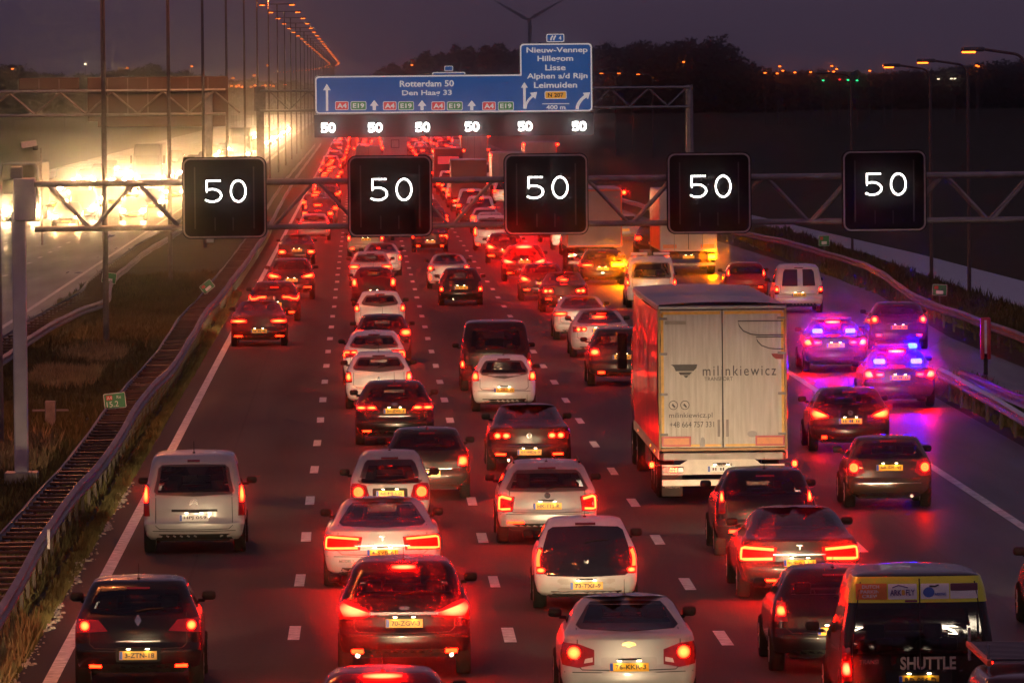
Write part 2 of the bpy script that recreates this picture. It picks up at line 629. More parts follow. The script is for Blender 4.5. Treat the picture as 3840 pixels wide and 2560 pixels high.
def beam(parent, y, power=None, z=.66, tilt=3.2, x=0.0, col=(1.0, .72, .40), size=13):
    """dipped headlight beam thrown forward onto the car in front"""
    ld = bpy.data.lights.new("headlight_beam", 'SPOT')
    ld.energy = power or HEAD_BEAM
    ld.color = col
    ld.spot_size = R(size)
    ld.spot_blend = 1.0
    ld.shadow_soft_size = .12
    o = link("headlight_beam", ld, parent, (x, y, z), (R(90 - tilt), 0, 0), (2.6, 1, 1))
    return o

READABLE = {"3-ZTN-18", "HPJ 059", "70-ZGV-3", "4-SVB-61", "66-HJ-LG", "31-ZVB-3", "7-ZBZ-91", "76-KKR-3", "73-TXF-9", "HK-112-R", "01-HDJ-3", "KS-612-J", "RD-086-D", "68-SX-VJ"}
def plate(parent, y, z, text, tilt=0.0, w=.52, h=.12, m=None, lamp=True, x=0.0, off=.02, letters=True, far=False):
    p = MB().box((0, 0, 0), (w, .012, h), 0.004).build("number_plate", m or M_PLATE, parent, (x, y - off, z), (R(-tilt), 0, 0))
    if not far:
        MB().box((-w / 2 + .024, -.0085, 0), (.042, .003, h * .92)).build("blue_band", M_PLATEBLUE, p)
        if text and letters and text not in READABLE:
            mb = MB()                    # characters too blurred to read in the photograph
            for k in range(8):
                if k in (2, 5):
                    continue
                mb.box((-w * .30 + k * w * .094, -.0095, 0), (w * .055, .003, h * (.50 if k % 3 else .44)))
            mb.build("plate_lettering", M_INK, p)
        elif text and letters:
            put_text("plate_lettering", text, M_INK, p, (.02, -.0095, 0), width=w * .78, height=h * .56, bold=.015)
    if lamp:
        MB().box((0, .01, 0), (w * .62, .05, .022), .006).build("plate_lamp_housing", M_BLACK, parent, (x, y - off - .012, z + h / 2 + .045))
        for sx in (-.13, .13):
            MB().box((0, 0, 0), (.05, .022, .006)).build("plate_lamp", M_PLATELAMP, parent, (x + sx, y - off - .03, z + h / 2 + .029))
    return p

def light_set(sh, parent, side, spec):
    """tail light cluster; spec coordinates: a = arc length past the body edge, z = height"""
    e = sh.W / 2
    U = lambda a: side * (e + a)
    def poly(pts):
        q = [(U(a), z) for a, z in pts]
        return q if side > 0 else q[::-1]
    lens = link("tail_light", patch_mesh(sh, poly(spec['lens']), .012, spec.get('lens_mat', M_LENSLIT), "tail_light", .03, .07), parent)
    for kind, data, stren, *rest in spec['lit']:
        g = amber_glow(stren) if 'amber' in rest else red_glow(stren, kind != 'strip')
        if kind == 'poly':
            ca = sum(a for a, _ in data) / len(data); cz = sum(z for _, z in data) / len(data)
            pg = poly([(ca + (a - ca) * .95, cz + (z - cz) * .95) for a, z in data])
        elif kind == 'strip':
            pts, w = data
            pg = strip_poly([(U(a), z) for a, z in pts], w)
        elif kind == 'disc':
            (a, z), r, r2 = data
            pg = disc_poly((U(a), z), r, r2)
        link("lamp_element", patch_mesh(sh, pg, .020, g, "lamp_element", .008, .05), lens)
    for pts in spec.get('clear', []):
        link("clear_insert", patch_mesh(sh, poly(pts), .019, M_CLEAR, "clear_insert", .007, .06), lens)
    return lens

# tail light families -------------------------------------------------------
def T_disc(z, a=-.16, r=.075, s=TAIL_RUN, lw=.17, lh=.13, inner=.22):
    return dict(lens=[(a - inner, z - lh * .7), (a + lw, z - lh), (a + lw + .03, z + lh), (a - inner * .6, z + lh * .8)], lit=[('disc', ((a, z), r, r), s)])
def T_bar(z, a0=-.46, a1=.02, h=.07, s=TAIL_RUN, lh=.075):
    return dict(lens=[(a0 - .02, z - lh), (a1 + .05, z - lh), (a1 + .07, z + lh), (a0 - .04, z + lh * .8)],
                lit=[('poly', [(a0, z - h / 2), (a1, z - h / 2), (a1, z + h / 2), (a0, z + h / 2)], s)])
def T_double(z, a=-.20, s=TAIL_RUN, r=.055, gap=.17, lh=.085):
    return dict(lens=[(a - gap - .06, z - lh * .6), (a + .18, z - lh), (a + .20, z + lh), (a - gap - .09, z + lh * .7)],
                lit=[('disc', ((a, z), r * 1.15, r), s), ('disc', ((a - gap, z), r * 1.25, r * .9), s)])
def T_c(z, a0=-.44, a1=-.02, h=.17, s=TAIL_RUN, w=.035):
    return dict(lens=[(a0 - .02, z - h * .62), (a1 + .05, z - h * .62), (a1 + .09, z + h * .72), (a0 - .06, z + h * .5)],
                lit=[('strip', ([(a0, z + h * .32), (a1 - .06, z + h * .5), (a1, z + h * .42), (a1 + .015, z), (a1 + .015, z - h * .42), (a1 - .06, z - h * .45), (a0 + .02, z - h * .42)], w), s)])
def T_wedge(z, a0=-.50, a1=.04, h=.20, s=TAIL_RUN):
    return dict(lens=[(a0 - .03, z - h * .40), (a1, z - h * .55), (a1 + .06, z + h * .7), (a1 - .2, z + h * .42), (a0 - .03, z - h * .20)],
                lit=[('poly', [(a0 + .06, z - h * .34), (a1 - .10, z - h * .40), (a1 - .01, z + h * .1), (a1 - .06, z + h * .42), (a1 - .22, z + h * .16), (a0 + .06, z - h * .20)], s)])
def T_vert(z0, z1, a0=-.10, a1=.08, s=TAIL_RUN, lit0=.5, lit1=1.0):
    zl0 = z0 + (z1 - z0) * lit0; zl1 = z0 + (z1 - z0) * lit1 - .02
    return dict(lens=[(a0, z0), (a1, z0), (a1 - .02, z1 + .03), (a0 + .03, z1)],
                lit=[('poly', [(a0 + .02, zl0), (a1 - .03, zl0), (a1 - .05, zl1), (a0 + .05, zl1)], s)])
def T_ring(z, a=-.17, r=.10, s=TAIL_RUN):
    ring = [(a + r * .72 * math.cos(t), z + r * .72 * math.sin(t)) for t in [2 * math.pi * i / 16 for i in range(17)]]
    return dict(lens=[(a + p * .15, z + q * .14) for p, q in [(1.2, -1.1), (1.25, .6), (.9, 1.15), (0, 1.2), (-1.0, .9), (-1.4, -.6), (-.6, -1.2)]],
                lit=[('strip', (ring, .045), s), ('disc', ((a, z), .022, .022), s * .7)])
def T_two(z, a0=-.42, a1=.0, s=TAIL_RUN):       # upper bar plus hooked outer corner
    return dict(lens=[(a0 - .04, z - .06), (a1 - .05, z - .13), (a1 + .07, z - .11), (a1 + .08, z + .09), (a0 + .04, z + .10)],
                lit=[('poly', [(a0 + .02, z + .0), (a0 + .20, z + .0), (a0 + .20, z + .06), (a0 + .02, z + .06)], s),
                     ('strip', ([(a0 + .24, z + .03), (a1 - .06, z + .03), (a1 - .01, z), (a1 - .02, z - .09)], .055), s)])

def make_car(spec):
    """one complete vehicle from its specification; local origin = road under the rear bumper, +y = driving direction"""
    kind, L, W, H = spec['kind'], spec.get('L', 4.2), spec['W'], spec['H']
    sh = Shape(kind, L, W, H)
    pm = paint(spec['col'], spec['ckey'])
    root = thing(spec['name'], spec['label'], spec.get('cat', 'car'), (spec['x'], spec['y'], 0), R(spec.get('rz', 0)))
    hw = W / 2
    # greenhouse
    wb, wt = spec.get('win', {'hatch': (.715, .905), 'sedan': (.742, .945), 'liftback': (.725, .945), 'suv': (.705, .895), 'mpv': (.60, .90), 'van': (.58, .88)}[kind])
    zb, zt = wb * H, wt * H
    wf = spec.get('winw', .86)
    def wline(f):
        z = zb + (zt - zb) * f
        return z, (np.interp(z, sh.zw, sh.vw) - .07) * wf / .9
    b0, t0 = wline(0)[1], wline(1)[1]
    curve = spec.get('wincurve', .03)
    win = [(-b0 * .90, zb - curve * .35), (0, zb - curve), (b0 * .90, zb - curve * .35), (b0 * .985, zb + .035), (b0 * .95 * .5 + t0 * .5, (zb + zt) / 2), (t0, zt - .06), (t0 * .88, zt), (0, zt + .012), (-t0 * .88, zt), (-t0, zt - .06), (-b0 * .95 * .5 - t0 * .5, (zb + zt) / 2), (-b0 * .985, zb + .035)]
    if spec.get('winpoly'):
        win = spec['winpoly']
    open_cabin = not spec.get('winpoly') and spec['y'] < 420
    gm = M_SEEGLASS if open_cabin else M_GLASS
    ymid = sh.L * .5
    def in_rear(c):
        if not (zb + .04 < c[2] < zt - .06 and c[1] < ymid):
            return False
        lim = b0 + (t0 - b0) * (c[2] - zb) / (zt - zb)
        return abs(c[0]) < lim - .10 and c[1] < np.interp(c[2], sh.zr, sh.vr) + .2
    def in_front(c):
        return c[1] > ymid and max(zb, .70 * H) + .03 < c[2] < zt - .04 and abs(c[0]) < hw * .52 and c[1] > sh.L - np.interp(c[2], sh.zf, sh.vf) - .25
    link("body", sh.body("body", pm, 0, [in_rear, in_front] if open_cabin else None), root)
    if open_cabin:
        ys0 = float(np.interp(zt, sh.zr, sh.vr)) + (.45 if kind in ('sedan', 'liftback') else .35)
        zs = zb - .02
        MB().box((0, ys0 + .05, zs - .12), (W * .78, .22, .34), .05).build("rear_seat", M_SEAT, root, smooth=True)
        for hx in (-.42, .42):
            MB().box((hx, ys0 + .05, zs + .13), (.24, .09, .18), .04).build("headrest", M_SEAT, root, smooth=True)
        yfz = sh.L * .53
        for hx in (-.38, .38):
            MB().box((hx, yfz, zs + .14), (.26, .10, .22), .045).build("headrest", M_SEAT, root, smooth=True)
            MB().box((hx, yfz, zs - .22), (.46, .16, .5), .06).build("front_seat", M_SEAT, root, smooth=True)
        MB().box((0, sh.L - float(np.interp(zb, sh.zf, sh.vf)) - .35, zb - .12), (W * .74, .4, .22), .05).build("dashboard", M_SEAT, root, smooth=True)
    for wp in (win if isinstance(win[0][0], (list, tuple)) else [win]):
        rw = link("rear_window", patch_mesh(sh, wp, .018 if spec.get('winpoly') else .006, gm, "rear_window", .03, .06 if spec.get('winpoly') else .10), root)
    if spec.get('wiper', kind in ('hatch', 'suv', 'mpv')):
        link("wiper", patch_mesh(sh, strip_poly([(-.02, zb + .02), (.16, zb + .05), (.36, zb + .06)], .016), .022, M_BLACK, "wiper", .01), rw)
    yr_top = float(np.interp(zt, sh.zr, sh.vr))
    ywf = L - float(np.interp(zb, sh.zf, sh.vf))
    ywt = L - float(np.interp(zt, sh.zf, sh.vf))
    yb = float(np.interp(zb, sh.zr, sh.vr))
    for sd in (-1, 1):
        for (ya, yb2) in ((.30, .60), (.62, .93)):
            y0b, y0t = yb + .55, yr_top + .45
            pts = []
            for (f, z) in ((ya, zb + .03), (yb2, zb + .03), (yb2, zt - .02), (ya, zt - .02)):
                a0 = y0b if z < (zb + zt) / 2 else y0t
                a1 = (ywf - .1) if z < (zb + zt) / 2 else (ywt - .05)
                yy = a0 + (a1 - a0) * (f - .28) / .66
                pts.append((sd * sh.u_at_y(yy, z), z))
            if sd < 0:
                pts = pts[::-1]
            link("side_window", patch_mesh(sh, pts, .005, M_GLASS, "side_window", .015, .16), root)
    # windscreen on the nose side
    wz0, wz1 = max(zb, .70 * H) if kind not in ('van', 'mpv') else zb + .02, zt - .01
    pts = []
    for x, z in ((.6, wz0), (.45, wz1), (-.45, wz1), (-.6, wz0)):
        u = sh.u_front(x * hw * 1.0, z)
        pts.append((x, z))
    def wmap(x, z, o):
        u = sh.u_front(abs(x) * hw, z)
        p = sh.S(u, z); n = sh.N(u, z)
        if x < 0:
            p = Vector((-p.x, p.y, p.z)); n = Vector((-n.x, n.y, n.z))
        return p + n * o
    link("windscreen", patch_mesh(sh, pts[::-1], .006, gm, "windscreen", .015, .2, wmap), root)
    # lower bumper, seams
    zl = sh.z0
    link("bumper_valance", patch_mesh(sh, [(-hw * .78, zl + .01), (hw * .78, zl + .01), (hw * .70, zl + spec.get('valance', .11)), (-hw * .70, zl + spec.get('valance', .11))], .008, M_BLACK, "bumper_valance", .02, .12), root)
    if spec.get('seam', True):
        gz = spec.get('seamz', .40 * H)
        sx = hw * .76
        for nm, pts in (("tailgate_seam", [(-sx, zb), (-sx - .01, gz + .06), (-sx + .06, gz), (0, gz - .01), (sx - .06, gz), (sx + .01, gz + .06), (sx, zb)]),):
            dd = []
            for a, b in zip(pts[:-1], pts[1:]):
                dd += [a, ((a[0] + b[0]) / 2, (a[1] + b[1]) / 2)]
            dd.append(pts[-1])
            link(nm, patch_mesh(sh, strip_poly(dd, .012), .004, M_SEAM, nm, .006, .10), root)
        link("bumper_seam", patch_mesh(sh, strip_poly([(-hw * .99, gz - .03), (-hw * .5, gz - .035), (0, gz - .04), (hw * .5, gz - .035), (hw * .99, gz - .03)], .012), .004, M_SEAM, "bumper_seam", .006, .12), root)
    # tail lights
    for sd in (-1, 1):
        ts = spec['tail']
        if isinstance(ts, (list, tuple)):
            ts = ts[0 if sd < 0 else 1]
        light_set(sh, root, sd, ts)
    hb = spec.get('high')
    if hb:
        z, w, h, st = hb
        link("high_brake_light", patch_mesh(sh, [(-w / 2, z - h / 2), (w / 2, z - h / 2), (w / 2, z + h / 2), (-w / 2, z + h / 2)], .03, red_glow(st, True) if st > 0 else M_LENS, "high_brake_light", .03, .08), root)
    elif kind in ('hatch', 'suv', 'mpv'):
        z = min(zt + .03, sh.z1 - .005)
        link("high_brake_light", patch_mesh(sh, [(-.16, z - .012), (.16, z - .012), (.16, z + .012), (-.16, z + .012)], .02, M_LENS, "high_brake_light", .02, .08), root)
    for (a, z, w, h, st) in spec.get('reflect', []):  # no lamps: their own glow stands in for headlight light thrown back
        for sd in (-1, 1):
            u = sd * (hw + a)
            link("reflector", patch_mesh(sh, [(u - w / 2, z - h / 2), (u + w / 2, z - h / 2), (u + w / 2, z + h / 2), (u - w / 2, z + h / 2)], .012, red_glow(st), "reflector", .015, .08), root)
    # plate
    if spec.get('plate'):
        z = spec.get('pz', .5 * H)
        if spec.get('recess'):
            rw_, rh_ = spec['recess']
            link("plate_recess", patch_mesh(sh, rrect(rw_, rh_, .03, 3, 0, z + .01), .005, spec.get('recess_mat', M_BLACK), "plate_recess", .01, .1), root)
        nn = sh.N(0, z)
        plate(root, sh.S(0, z).y, z, spec['plate'], math.degrees(math.atan2(nn.z, -nn.y)), m=spec.get('plate_mat'), h=spec.get('ph', .12), letters=spec.get('letters', True))
    # chrome strips, badges, handles
    for (u0, u1, z, h, mm) in spec.get('strips', []):
        link("trim_strip", patch_mesh(sh, [(u0, z - h / 2), (u1, z - h / 2), (u1, z + h / 2), (u0, z + h / 2)], .016, mm, "trim_strip", .015, .1), root)
    bd = spec.get('badge')
    if bd:
        bz, shape = bd
        if shape == 'disc':
            b = link("badge", patch_mesh(sh, disc_poly((0, bz), .055), .014, M_CHROME, "badge", .012, .05), root)
            link("badge_face", patch_mesh(sh, disc_poly((0, bz), .042), .018, M_BLACK, "badge_face", .003, .05), b)
            link("badge_mark", patch_mesh(sh, strip_poly([(-.030, bz + .02), (-.014, bz - .03), (0, bz + .01), (.014, bz - .03), (.030, bz + .02)], .009), .021, M_CHROME, "badge_mark", .002, .05), b)
        elif shape == 'oval':
            link("badge", patch_mesh(sh, disc_poly((0, bz), .075, .03), .014, M_CHROME, "badge", .012, .05), root)
        elif shape == 'bowtie':
            link("badge", patch_mesh(sh, [(-.09, bz - .02), (-.03, bz - .02), (-.025, bz - .035), (.03, bz - .035), (.035, bz - .02), (.09, bz - .02), (.075, bz + .02), (.03, bz + .02), (.025, bz + .035), (-.03, bz + .035), (-.035, bz + .02), (-.075, bz + .02)], .014, mat("gold_badge", (.5, .36, .12), .25, .9), "badge", .012, .05), root)
        elif shape == 'chevron':
            for dz in (0, -.045):
                link("badge", patch_mesh(sh, strip_poly([(-.07, bz - .035 + dz), (0, bz + .01 + dz), (.07, bz - .035 + dz)], .022), .014, M_CHROME, "badge", .012, .05), root)
        elif shape == 'diamond':
            link("badge", patch_mesh(sh, strip_poly([(0, bz + .07), (.04, bz), (0, bz - .07), (-.04, bz), (0, bz + .07)], .02), .014, M_CHROME, "badge", .012, .05), root)
        elif shape == 'T':
            link("badge", patch_mesh(sh, [(-.012, bz - .05), (.012, bz - .05), (.015, bz + .02), (.05, bz + .015), (.045, bz + .04), (-.045, bz + .04), (-.05, bz + .015), (-.015, bz + .02)], .014, M_CHROME, "badge", .012, .05), root)
    for (u, z, w, s, mm) in spec.get('letters_on', []):
        p = sh.S(u, z); nn = sh.N(u, z)
        put_text("lettering", s, mm, root, p + nn * .012, width=w, rot=(R(-math.degrees(math.atan2(nn.z, -nn.y))), 0, math.atan2(nn.x, -nn.y)), bold=.01)
    for ex in spec.get('exhaust', []):
        mb = MB()
        mb.tube((ex, -.01, zl + .03), (ex, .3, zl + .04), .042, 14, cap=False)
        mb.tube((ex, .02, zl + .03), (ex, .3, zl + .04), .036, 14)
        mb.build("exhaust_pipe", M_CHROME, root, smooth=True)
    # mirrors
    mz = spec.get('mirz', zb + .03)
    my = spec.get('miry', ywf - .35)
    for sd in (-1, 1):
        px = np.interp(mz, sh.zw, sh.vw)
        mb = MB()
        mb.box((sd * (px + .125), my, mz + .05), (.20, .11, .135), .055)
        mb.box((sd * (px + .02), my + .02, mz - .02), (.10, .06, .05), .015)
        mb.build("wing_mirror", spec.get('mirmat', M_BLACK), root, smooth=True)
    # antenna / roof rails
    if spec.get('antenna', True):
        ya = yr_top + spec.get('anty', .35)
        a = MB().tube((0, ya, H - .01), (0, ya - .06, H + .20), .006, 6, .003)
        a.box((0, ya, H - .005), (.05, .08, .02), .008)
        a.build("roof_antenna", M_BLACK, root)
    if spec.get('rails'):
        for sd in (-1, 1):
            x = sd * np.interp(sh.z1, sh.zw, sh.vw) * .92
            MB().tube((x, yr_top + .25, H - .02), (x, L - 2.3, H - .0), .02, 8).build("roof_rail", M_BLACK, root, smooth=True)
    # wheels and arches
    wr = spec.get('wheel', .32)
    for y in (spec.get('wy', .82), L - .88):
        for sd in (-1, 1):
            arch = [(sd * sh.u_at_y(max(y + (wr + .05) * math.cos(a), sh.params(.5)[0] + .3), max(wr + (wr + .05) * math.sin(a), sh.z0)), max(wr + (wr + .05) * math.sin(a), sh.z0)) for a in [2 * math.pi * i / 18 for i in range(18)]]
            arch = [(u, z) for u, z in arch if z > sh.z0 + .005]
            if sd < 0:
                pass
            else:
                pass
            ar = sum(arch[i][0] * arch[(i + 1) % len(arch)][1] - arch[(i + 1) % len(arch)][0] * arch[i][1] for i in range(len(arch)))
            if ar < 0:
                arch = arch[::-1]
            link("wheel_arch", patch_mesh(sh, arch, .004, M_BLACK, "wheel_arch", .01, .14), root)
            add_wheel(root, sd * (hw - .095), y, wr, .21)
    # underbody
    MB().box((0, L / 2, zl + .02), (W * .72, L * .8, .12), .03).build("underbody", M_BLACK, root)
    # headlights on the nose
    hz = .46 * H
    for sd in (-1, 1):
        u = sh.u_front(hw * .70, hz)
        pts = [(sd * (u - .16), hz - .06), (sd * (u + .14), hz - .05), (sd * (u + .12), hz + .05), (sd * (u - .2), hz + .07)]
        ar = sum(pts[i][0] * pts[(i + 1) % 4][1] - pts[(i + 1) % 4][0] * pts[i][1] for i in range(4))
        if ar < 0:
            pts = pts[::-1]
        link("headlight", patch_mesh(sh, pts, .01, M_HEAD, "headlight", .02, .1), root)
    if spec.get('beam', True):
        beam(root, L + .12, spec.get('beamw', 1.0) * HEAD_BEAM, tilt=spec.get('beamt', 3.2), size=spec.get('beams', 13))
    # light from indoors: pale patches of the windscreen seen through the rear window
    for (u, z, w, h) in spec.get('seethrough', []):
        link("cabin_light_patch", patch_mesh(sh, rrect(w, h, .02, 2, u, z), .009, M_SEE, "cabin_light_patch", .002, .1), root)
    return root, sh

M_HEAD = mat("headlight_glow", (.8, .8, .75), .2, var=0, emit=(1.0, .86, .62), emit_str=12.0)
M_SEE = mat("lit_windscreen_through_glass", (.30, .22, .16), .3, var=.3, scale=9)
# ------------------------------------------------------------------ ground, roads, markings
def ground_material():
    m = bpy.data.materials.new("field_soil")
    m.use_nodes = True
    nt = m.node_tree
    b = nt.nodes["Principled BSDF"]
    b.inputs["Roughness"].default_value = 0.95
    b.inputs["Specular IOR Level"].default_value = 0.1
    tc = nt.nodes.new("ShaderNodeTexCoord")
    no = nt.nodes.new("ShaderNodeTexNoise"); no.inputs["Scale"].default_value = .35; no.inputs["Detail"].default_value = 8
    n2 = nt.nodes.new("ShaderNodeTexNoise"); n2.inputs["Scale"].default_value = 6.0; n2.inputs["Detail"].default_value = 4
    mx = nt.nodes.new("ShaderNodeMath"); mx.operation = 'ADD'
    rp = nt.nodes.new("ShaderNodeValToRGB")
    rp.color_ramp.elements[0].position = .75; rp.color_ramp.elements[0].color = (.016, .015, .009, 1)
    rp.color_ramp.elements[1].position = 1.25; rp.color_ramp.elements[1].color = (.042, .039, .020, 1)
    nt.links.new(tc.outputs["Object"], no.inputs["Vector"]); nt.links.new(tc.outputs["Object"], n2.inputs["Vector"])
    nt.links.new(no.outputs["Fac"], mx.inputs[0]); nt.links.new(n2.outputs["Fac"], mx.inputs[1])
    nt.links.new(mx.outputs[0], rp.inputs[0]); nt.links.new(rp.outputs[0], b.inputs["Base Color"])
    return m

def asphalt_material(name, base, rough0, rough1, wet=1.0):
    m = bpy.data.materials.new(name)
    m.use_nodes = True
    nt = m.node_tree
    b = nt.nodes["Principled BSDF"]
    tc = nt.nodes.new("ShaderNodeTexCoord")
    mp = nt.nodes.new("ShaderNodeMapping"); mp.inputs["Scale"].default_value = (1.0, .06, 1.0)
    n1 = nt.nodes.new("ShaderNodeTexNoise"); n1.inputs["Scale"].default_value = .8; n1.inputs["Detail"].default_value = 6
    n2 = nt.nodes.new("ShaderNodeTexNoise"); n2.inputs["Scale"].default_value = 14.0; n2.inputs["Detail"].default_value = 5
    nt.links.new(tc.outputs["Object"], mp.inputs["Vector"]); nt.links.new(mp.outputs["Vector"], n1.inputs["Vector"])
    nt.links.new(tc.outputs["Object"], n2.inputs["Vector"])
    ad = nt.nodes.new("ShaderNodeMath"); ad.operation = 'ADD'
    nt.links.new(n1.outputs["Fac"], ad.inputs[0]); nt.links.new(n2.outputs["Fac"], ad.inputs[1])
    rp = nt.nodes.new("ShaderNodeValToRGB")
    rp.color_ramp.elements[0].position = .75; rp.color_ramp.elements[0].color = (base * .72, base * .70, base * .70, 1)
    rp.color_ramp.elements[1].position = 1.2; rp.color_ramp.elements[1].color = (base * 1.25, base * 1.2, base * 1.18, 1)
    nt.links.new(ad.outputs[0], rp.inputs[0])
    # wheel tracks polished darker, laying joints between lanes, odd repair patches
    sp0 = nt.nodes.new("ShaderNodeSeparateXYZ"); nt.links.new(tc.outputs["Object"], sp0.inputs[0])
    def math_(op, a, bb):
        n_ = nt.nodes.new("ShaderNodeMath"); n_.operation = op
        for i_, v_ in enumerate((a, bb)):
            if v_ is None:
                continue
            if isinstance(v_, (int, float)):
                n_.inputs[i_].default_value = v_
            else:
                nt.links.new(v_, n_.inputs[i_])
        return n_.outputs[0]
    ph = math_('MULTIPLY', math_('ADD', sp0.outputs["X"], 1.05), 2 * math.pi / 1.64)
    trk = math_('ADD', math_('MULTIPLY', math_('COSINE', ph, None), .13), .93)
    jx = math_('ABSOLUTE', math_('SUBTRACT', math_('FRACT', math_('DIVIDE', math_('ADD', sp0.outputs["X"], 1.35), 3.28), None), .5), None)
    joint = math_('ADD', math_('MULTIPLY', math_('GREATER_THAN', jx, .008), .35), .65)
    vo = nt.nodes.new("ShaderNodeTexVoronoi"); vo.distance = 'CHEBYCHEV'; vo.inputs["Scale"].default_value = 1.0
    mv = nt.nodes.new("ShaderNodeMapping"); mv.inputs["Scale"].default_value = (.30, .035, 1.0)
    nt.links.new(tc.outputs["Object"], mv.inputs["Vector"]); nt.links.new(mv.outputs["Vector"], vo.inputs["Vector"])
    sv_ = nt.nodes.new("ShaderNodeSeparateColor"); nt.links.new(vo.outputs["Color"], sv_.inputs[0])
    pat = math_('ADD', math_('MULTIPLY', sv_.outputs[0], .34), .80)
    fac = math_('MULTIPLY', math_('MULTIPLY', trk, joint), pat)
    mc = nt.nodes.new("ShaderNodeVectorMath"); mc.operation = 'SCALE'
    nt.links.new(rp.outputs[0], mc.inputs[0]); nt.links.new(fac, mc.inputs["Scale"])
    nt.links.new(mc.outputs[0], b.inputs["Base Color"])
    rr = nt.nodes.new("ShaderNodeMapRange")
    rr.inputs["From Min"].default_value = .3; rr.inputs["From Max"].default_value = .7
    rr.inputs["To Min"].default_value = rough0; rr.inputs["To Max"].default_value = rough1
    nt.links.new(n1.outputs["Fac"], rr.inputs["Value"])
    # the right-hand lanes are still wet, the left ones have dried
    sx = nt.nodes.new("ShaderNodeSeparateXYZ")
    nt.links.new(tc.outputs["Object"], sx.inputs[0])
    wt = nt.nodes.new("ShaderNodeMapRange")
    wt.inputs["From Min"].default_value = 4.0; wt.inputs["From Max"].default_value = 12.0
    wt.inputs["To Min"].default_value = 1.0; wt.inputs["To Max"].default_value = wet
    nt.links.new(sx.outputs["X"], wt.inputs["Value"])
    ml = nt.nodes.new("ShaderNodeMath"); ml.operation = 'MULTIPLY'
    nt.links.new(rr.outputs["Result"], ml.inputs[0]); nt.links.new(wt.outputs["Result"], ml.inputs[1])
    nt.links.new(ml.outputs[0], b.inputs["Roughness"])
    bp = nt.nodes.new("ShaderNodeBump"); bp.inputs["Strength"].default_value = .25; bp.inputs["Distance"].default_value = .01
    nt.links.new(n2.outputs["Fac"], bp.inputs["Height"]); nt.links.new(bp.outputs["Normal"], b.inputs["Normal"])
    b.inputs["Specular IOR Level"].default_value = .16
    return m

M_GROUND = ground_material()
M_ASPH = asphalt_material("damp_asphalt", .034, .66, .88, .55)
M_ASPHWET = asphalt_material("wet_asphalt", .034, .26, .44)
M_LINE = mat("road_paint", (.60, .58, .55), .6, var=.42, scale=5.0)

def sheet(name, pts, z, m, parent=None, kind='structure'):
    o = link(name, new_mesh(name, [(x, y, z) for x, y in pts], [tuple(range(len(pts)))], m), parent)
    if kind and parent is None:
        tag(o, kind=kind)
    return o

sheet("ground", [(-1400, -250), (1400, -250), (1400, 5000), (-1400, 5000)], 0.0, M_GROUND)
def strip_sheet(name, left, right, z, m, parent=None, kind='structure'):
    """left / right: lists of (x, y) with equal length"""
    v = [(x, y, z) for x, y in left] + [(x, y, z) for x, y in right]
    n = len(left)
    f = [(i, n + i, n + i + 1, i + 1) for i in range(n - 1)]
    o = link(name, new_mesh(name, v, f, m), parent)
    if parent is None and kind:
        tag(o, kind=kind)
    return o

def curve_x(x, y):
    """far out the motorway bends left"""
    return x if y < 2300 else x - (y - 2300) ** 2 * 1.9e-5

YS = [40, 213, 240, 300, 420, 600, 900, 1400, 2000, 2300] + list(range(2400, 4100, 100))
road = strip_sheet("road", [(curve_x(-4.95, y), y) for y in YS],
                   [(curve_x({40: 14.6, 213: 15.2, 240: 19.2, 300: 20.6, 420: 18.6, 600: 16.4}.get(y, 16.2), y), y) for y in YS], .02, M_ASPH)
ramp = strip_sheet("slip_road", [(17.4, 40), (17.4, 200), (15.4, 214)], [(19.3, 40), (19.3, 200), (19.2, 241)], .016, M_ASPHWET)
opposite_road = strip_sheet("opposite_carriageway", [(curve_x(-33.5, y), y) for y in YS], [(curve_x(-11.9, y), y) for y in YS], .02, M_ASPHWET)

def line_strip(name, x, y0, y1, w, parent, step=60):
    ys = [y0]
    while ys[-1] < y1:
        ys.append(min(y1, ys[-1] + step))
    return strip_sheet(name, [(curve_x(x - w / 2, y), y) for y in ys], [(curve_x(x + w / 2, y), y) for y in ys], .026, M_LINE, parent)

line_strip("edge_line", -4.45, 60, 2300, .20, road)
line_strip("edge_line", 12.3, 60, 420, .20, road)
dash_me = new_mesh("lane_dash", [(-.09, -1.5, 0), (.09, -1.5, 0), (.09, 1.5, 0), (-.09, 1.5, 0)], [(0, 1, 2, 3)], M_LINE)
far_dash = MB()
rd = random.Random(4)
for x, y0 in ((-1.10, 112.0), (2.16, 111.1), (5.36, 110.0), (8.84, 107.2)):
    y = y0 - 24.1
    while y < 1100:
        if y < 620:
            link("lane_dash", dash_me, road, (x + rd.uniform(-.012, .012), y, .026), (0, 0, rd.uniform(-.004, .004)), (rd.uniform(.9, 1.05), rd.uniform(.93, 1.02), 1))
        else:
            far_dash.add([(x - .09, y - 1.5, .026), (x + .09, y - 1.5, .026), (x + .09, y + 1.5, .026), (x - .09, y + 1.5, .026)], [(0, 1, 2, 3)])
        y += 12.06
for x in (12.35, 15.9):
    y = 432
    while y < 1100:
        far_dash.add([(x - .09, y - 1.5, .026), (x + .09, y - 1.5, .026), (x + .09, y + 1.5, .026), (x - .09, y + 1.5, .026)], [(0, 1, 2, 3)])
        y += 12.06
tag(far_dash.build("far_lane_dashes", M_LINE, road), kind='stuff')
line_strip("edge_line", -12.75, 200, 2300, .18, opposite_road)
for x in (-16.2, -19.7, -23.1, -26.6):
    y = 225.0
    while y < 520:
        link("lane_dash", dash_me, opposite_road, (x, y, .026))
        y += 12.06

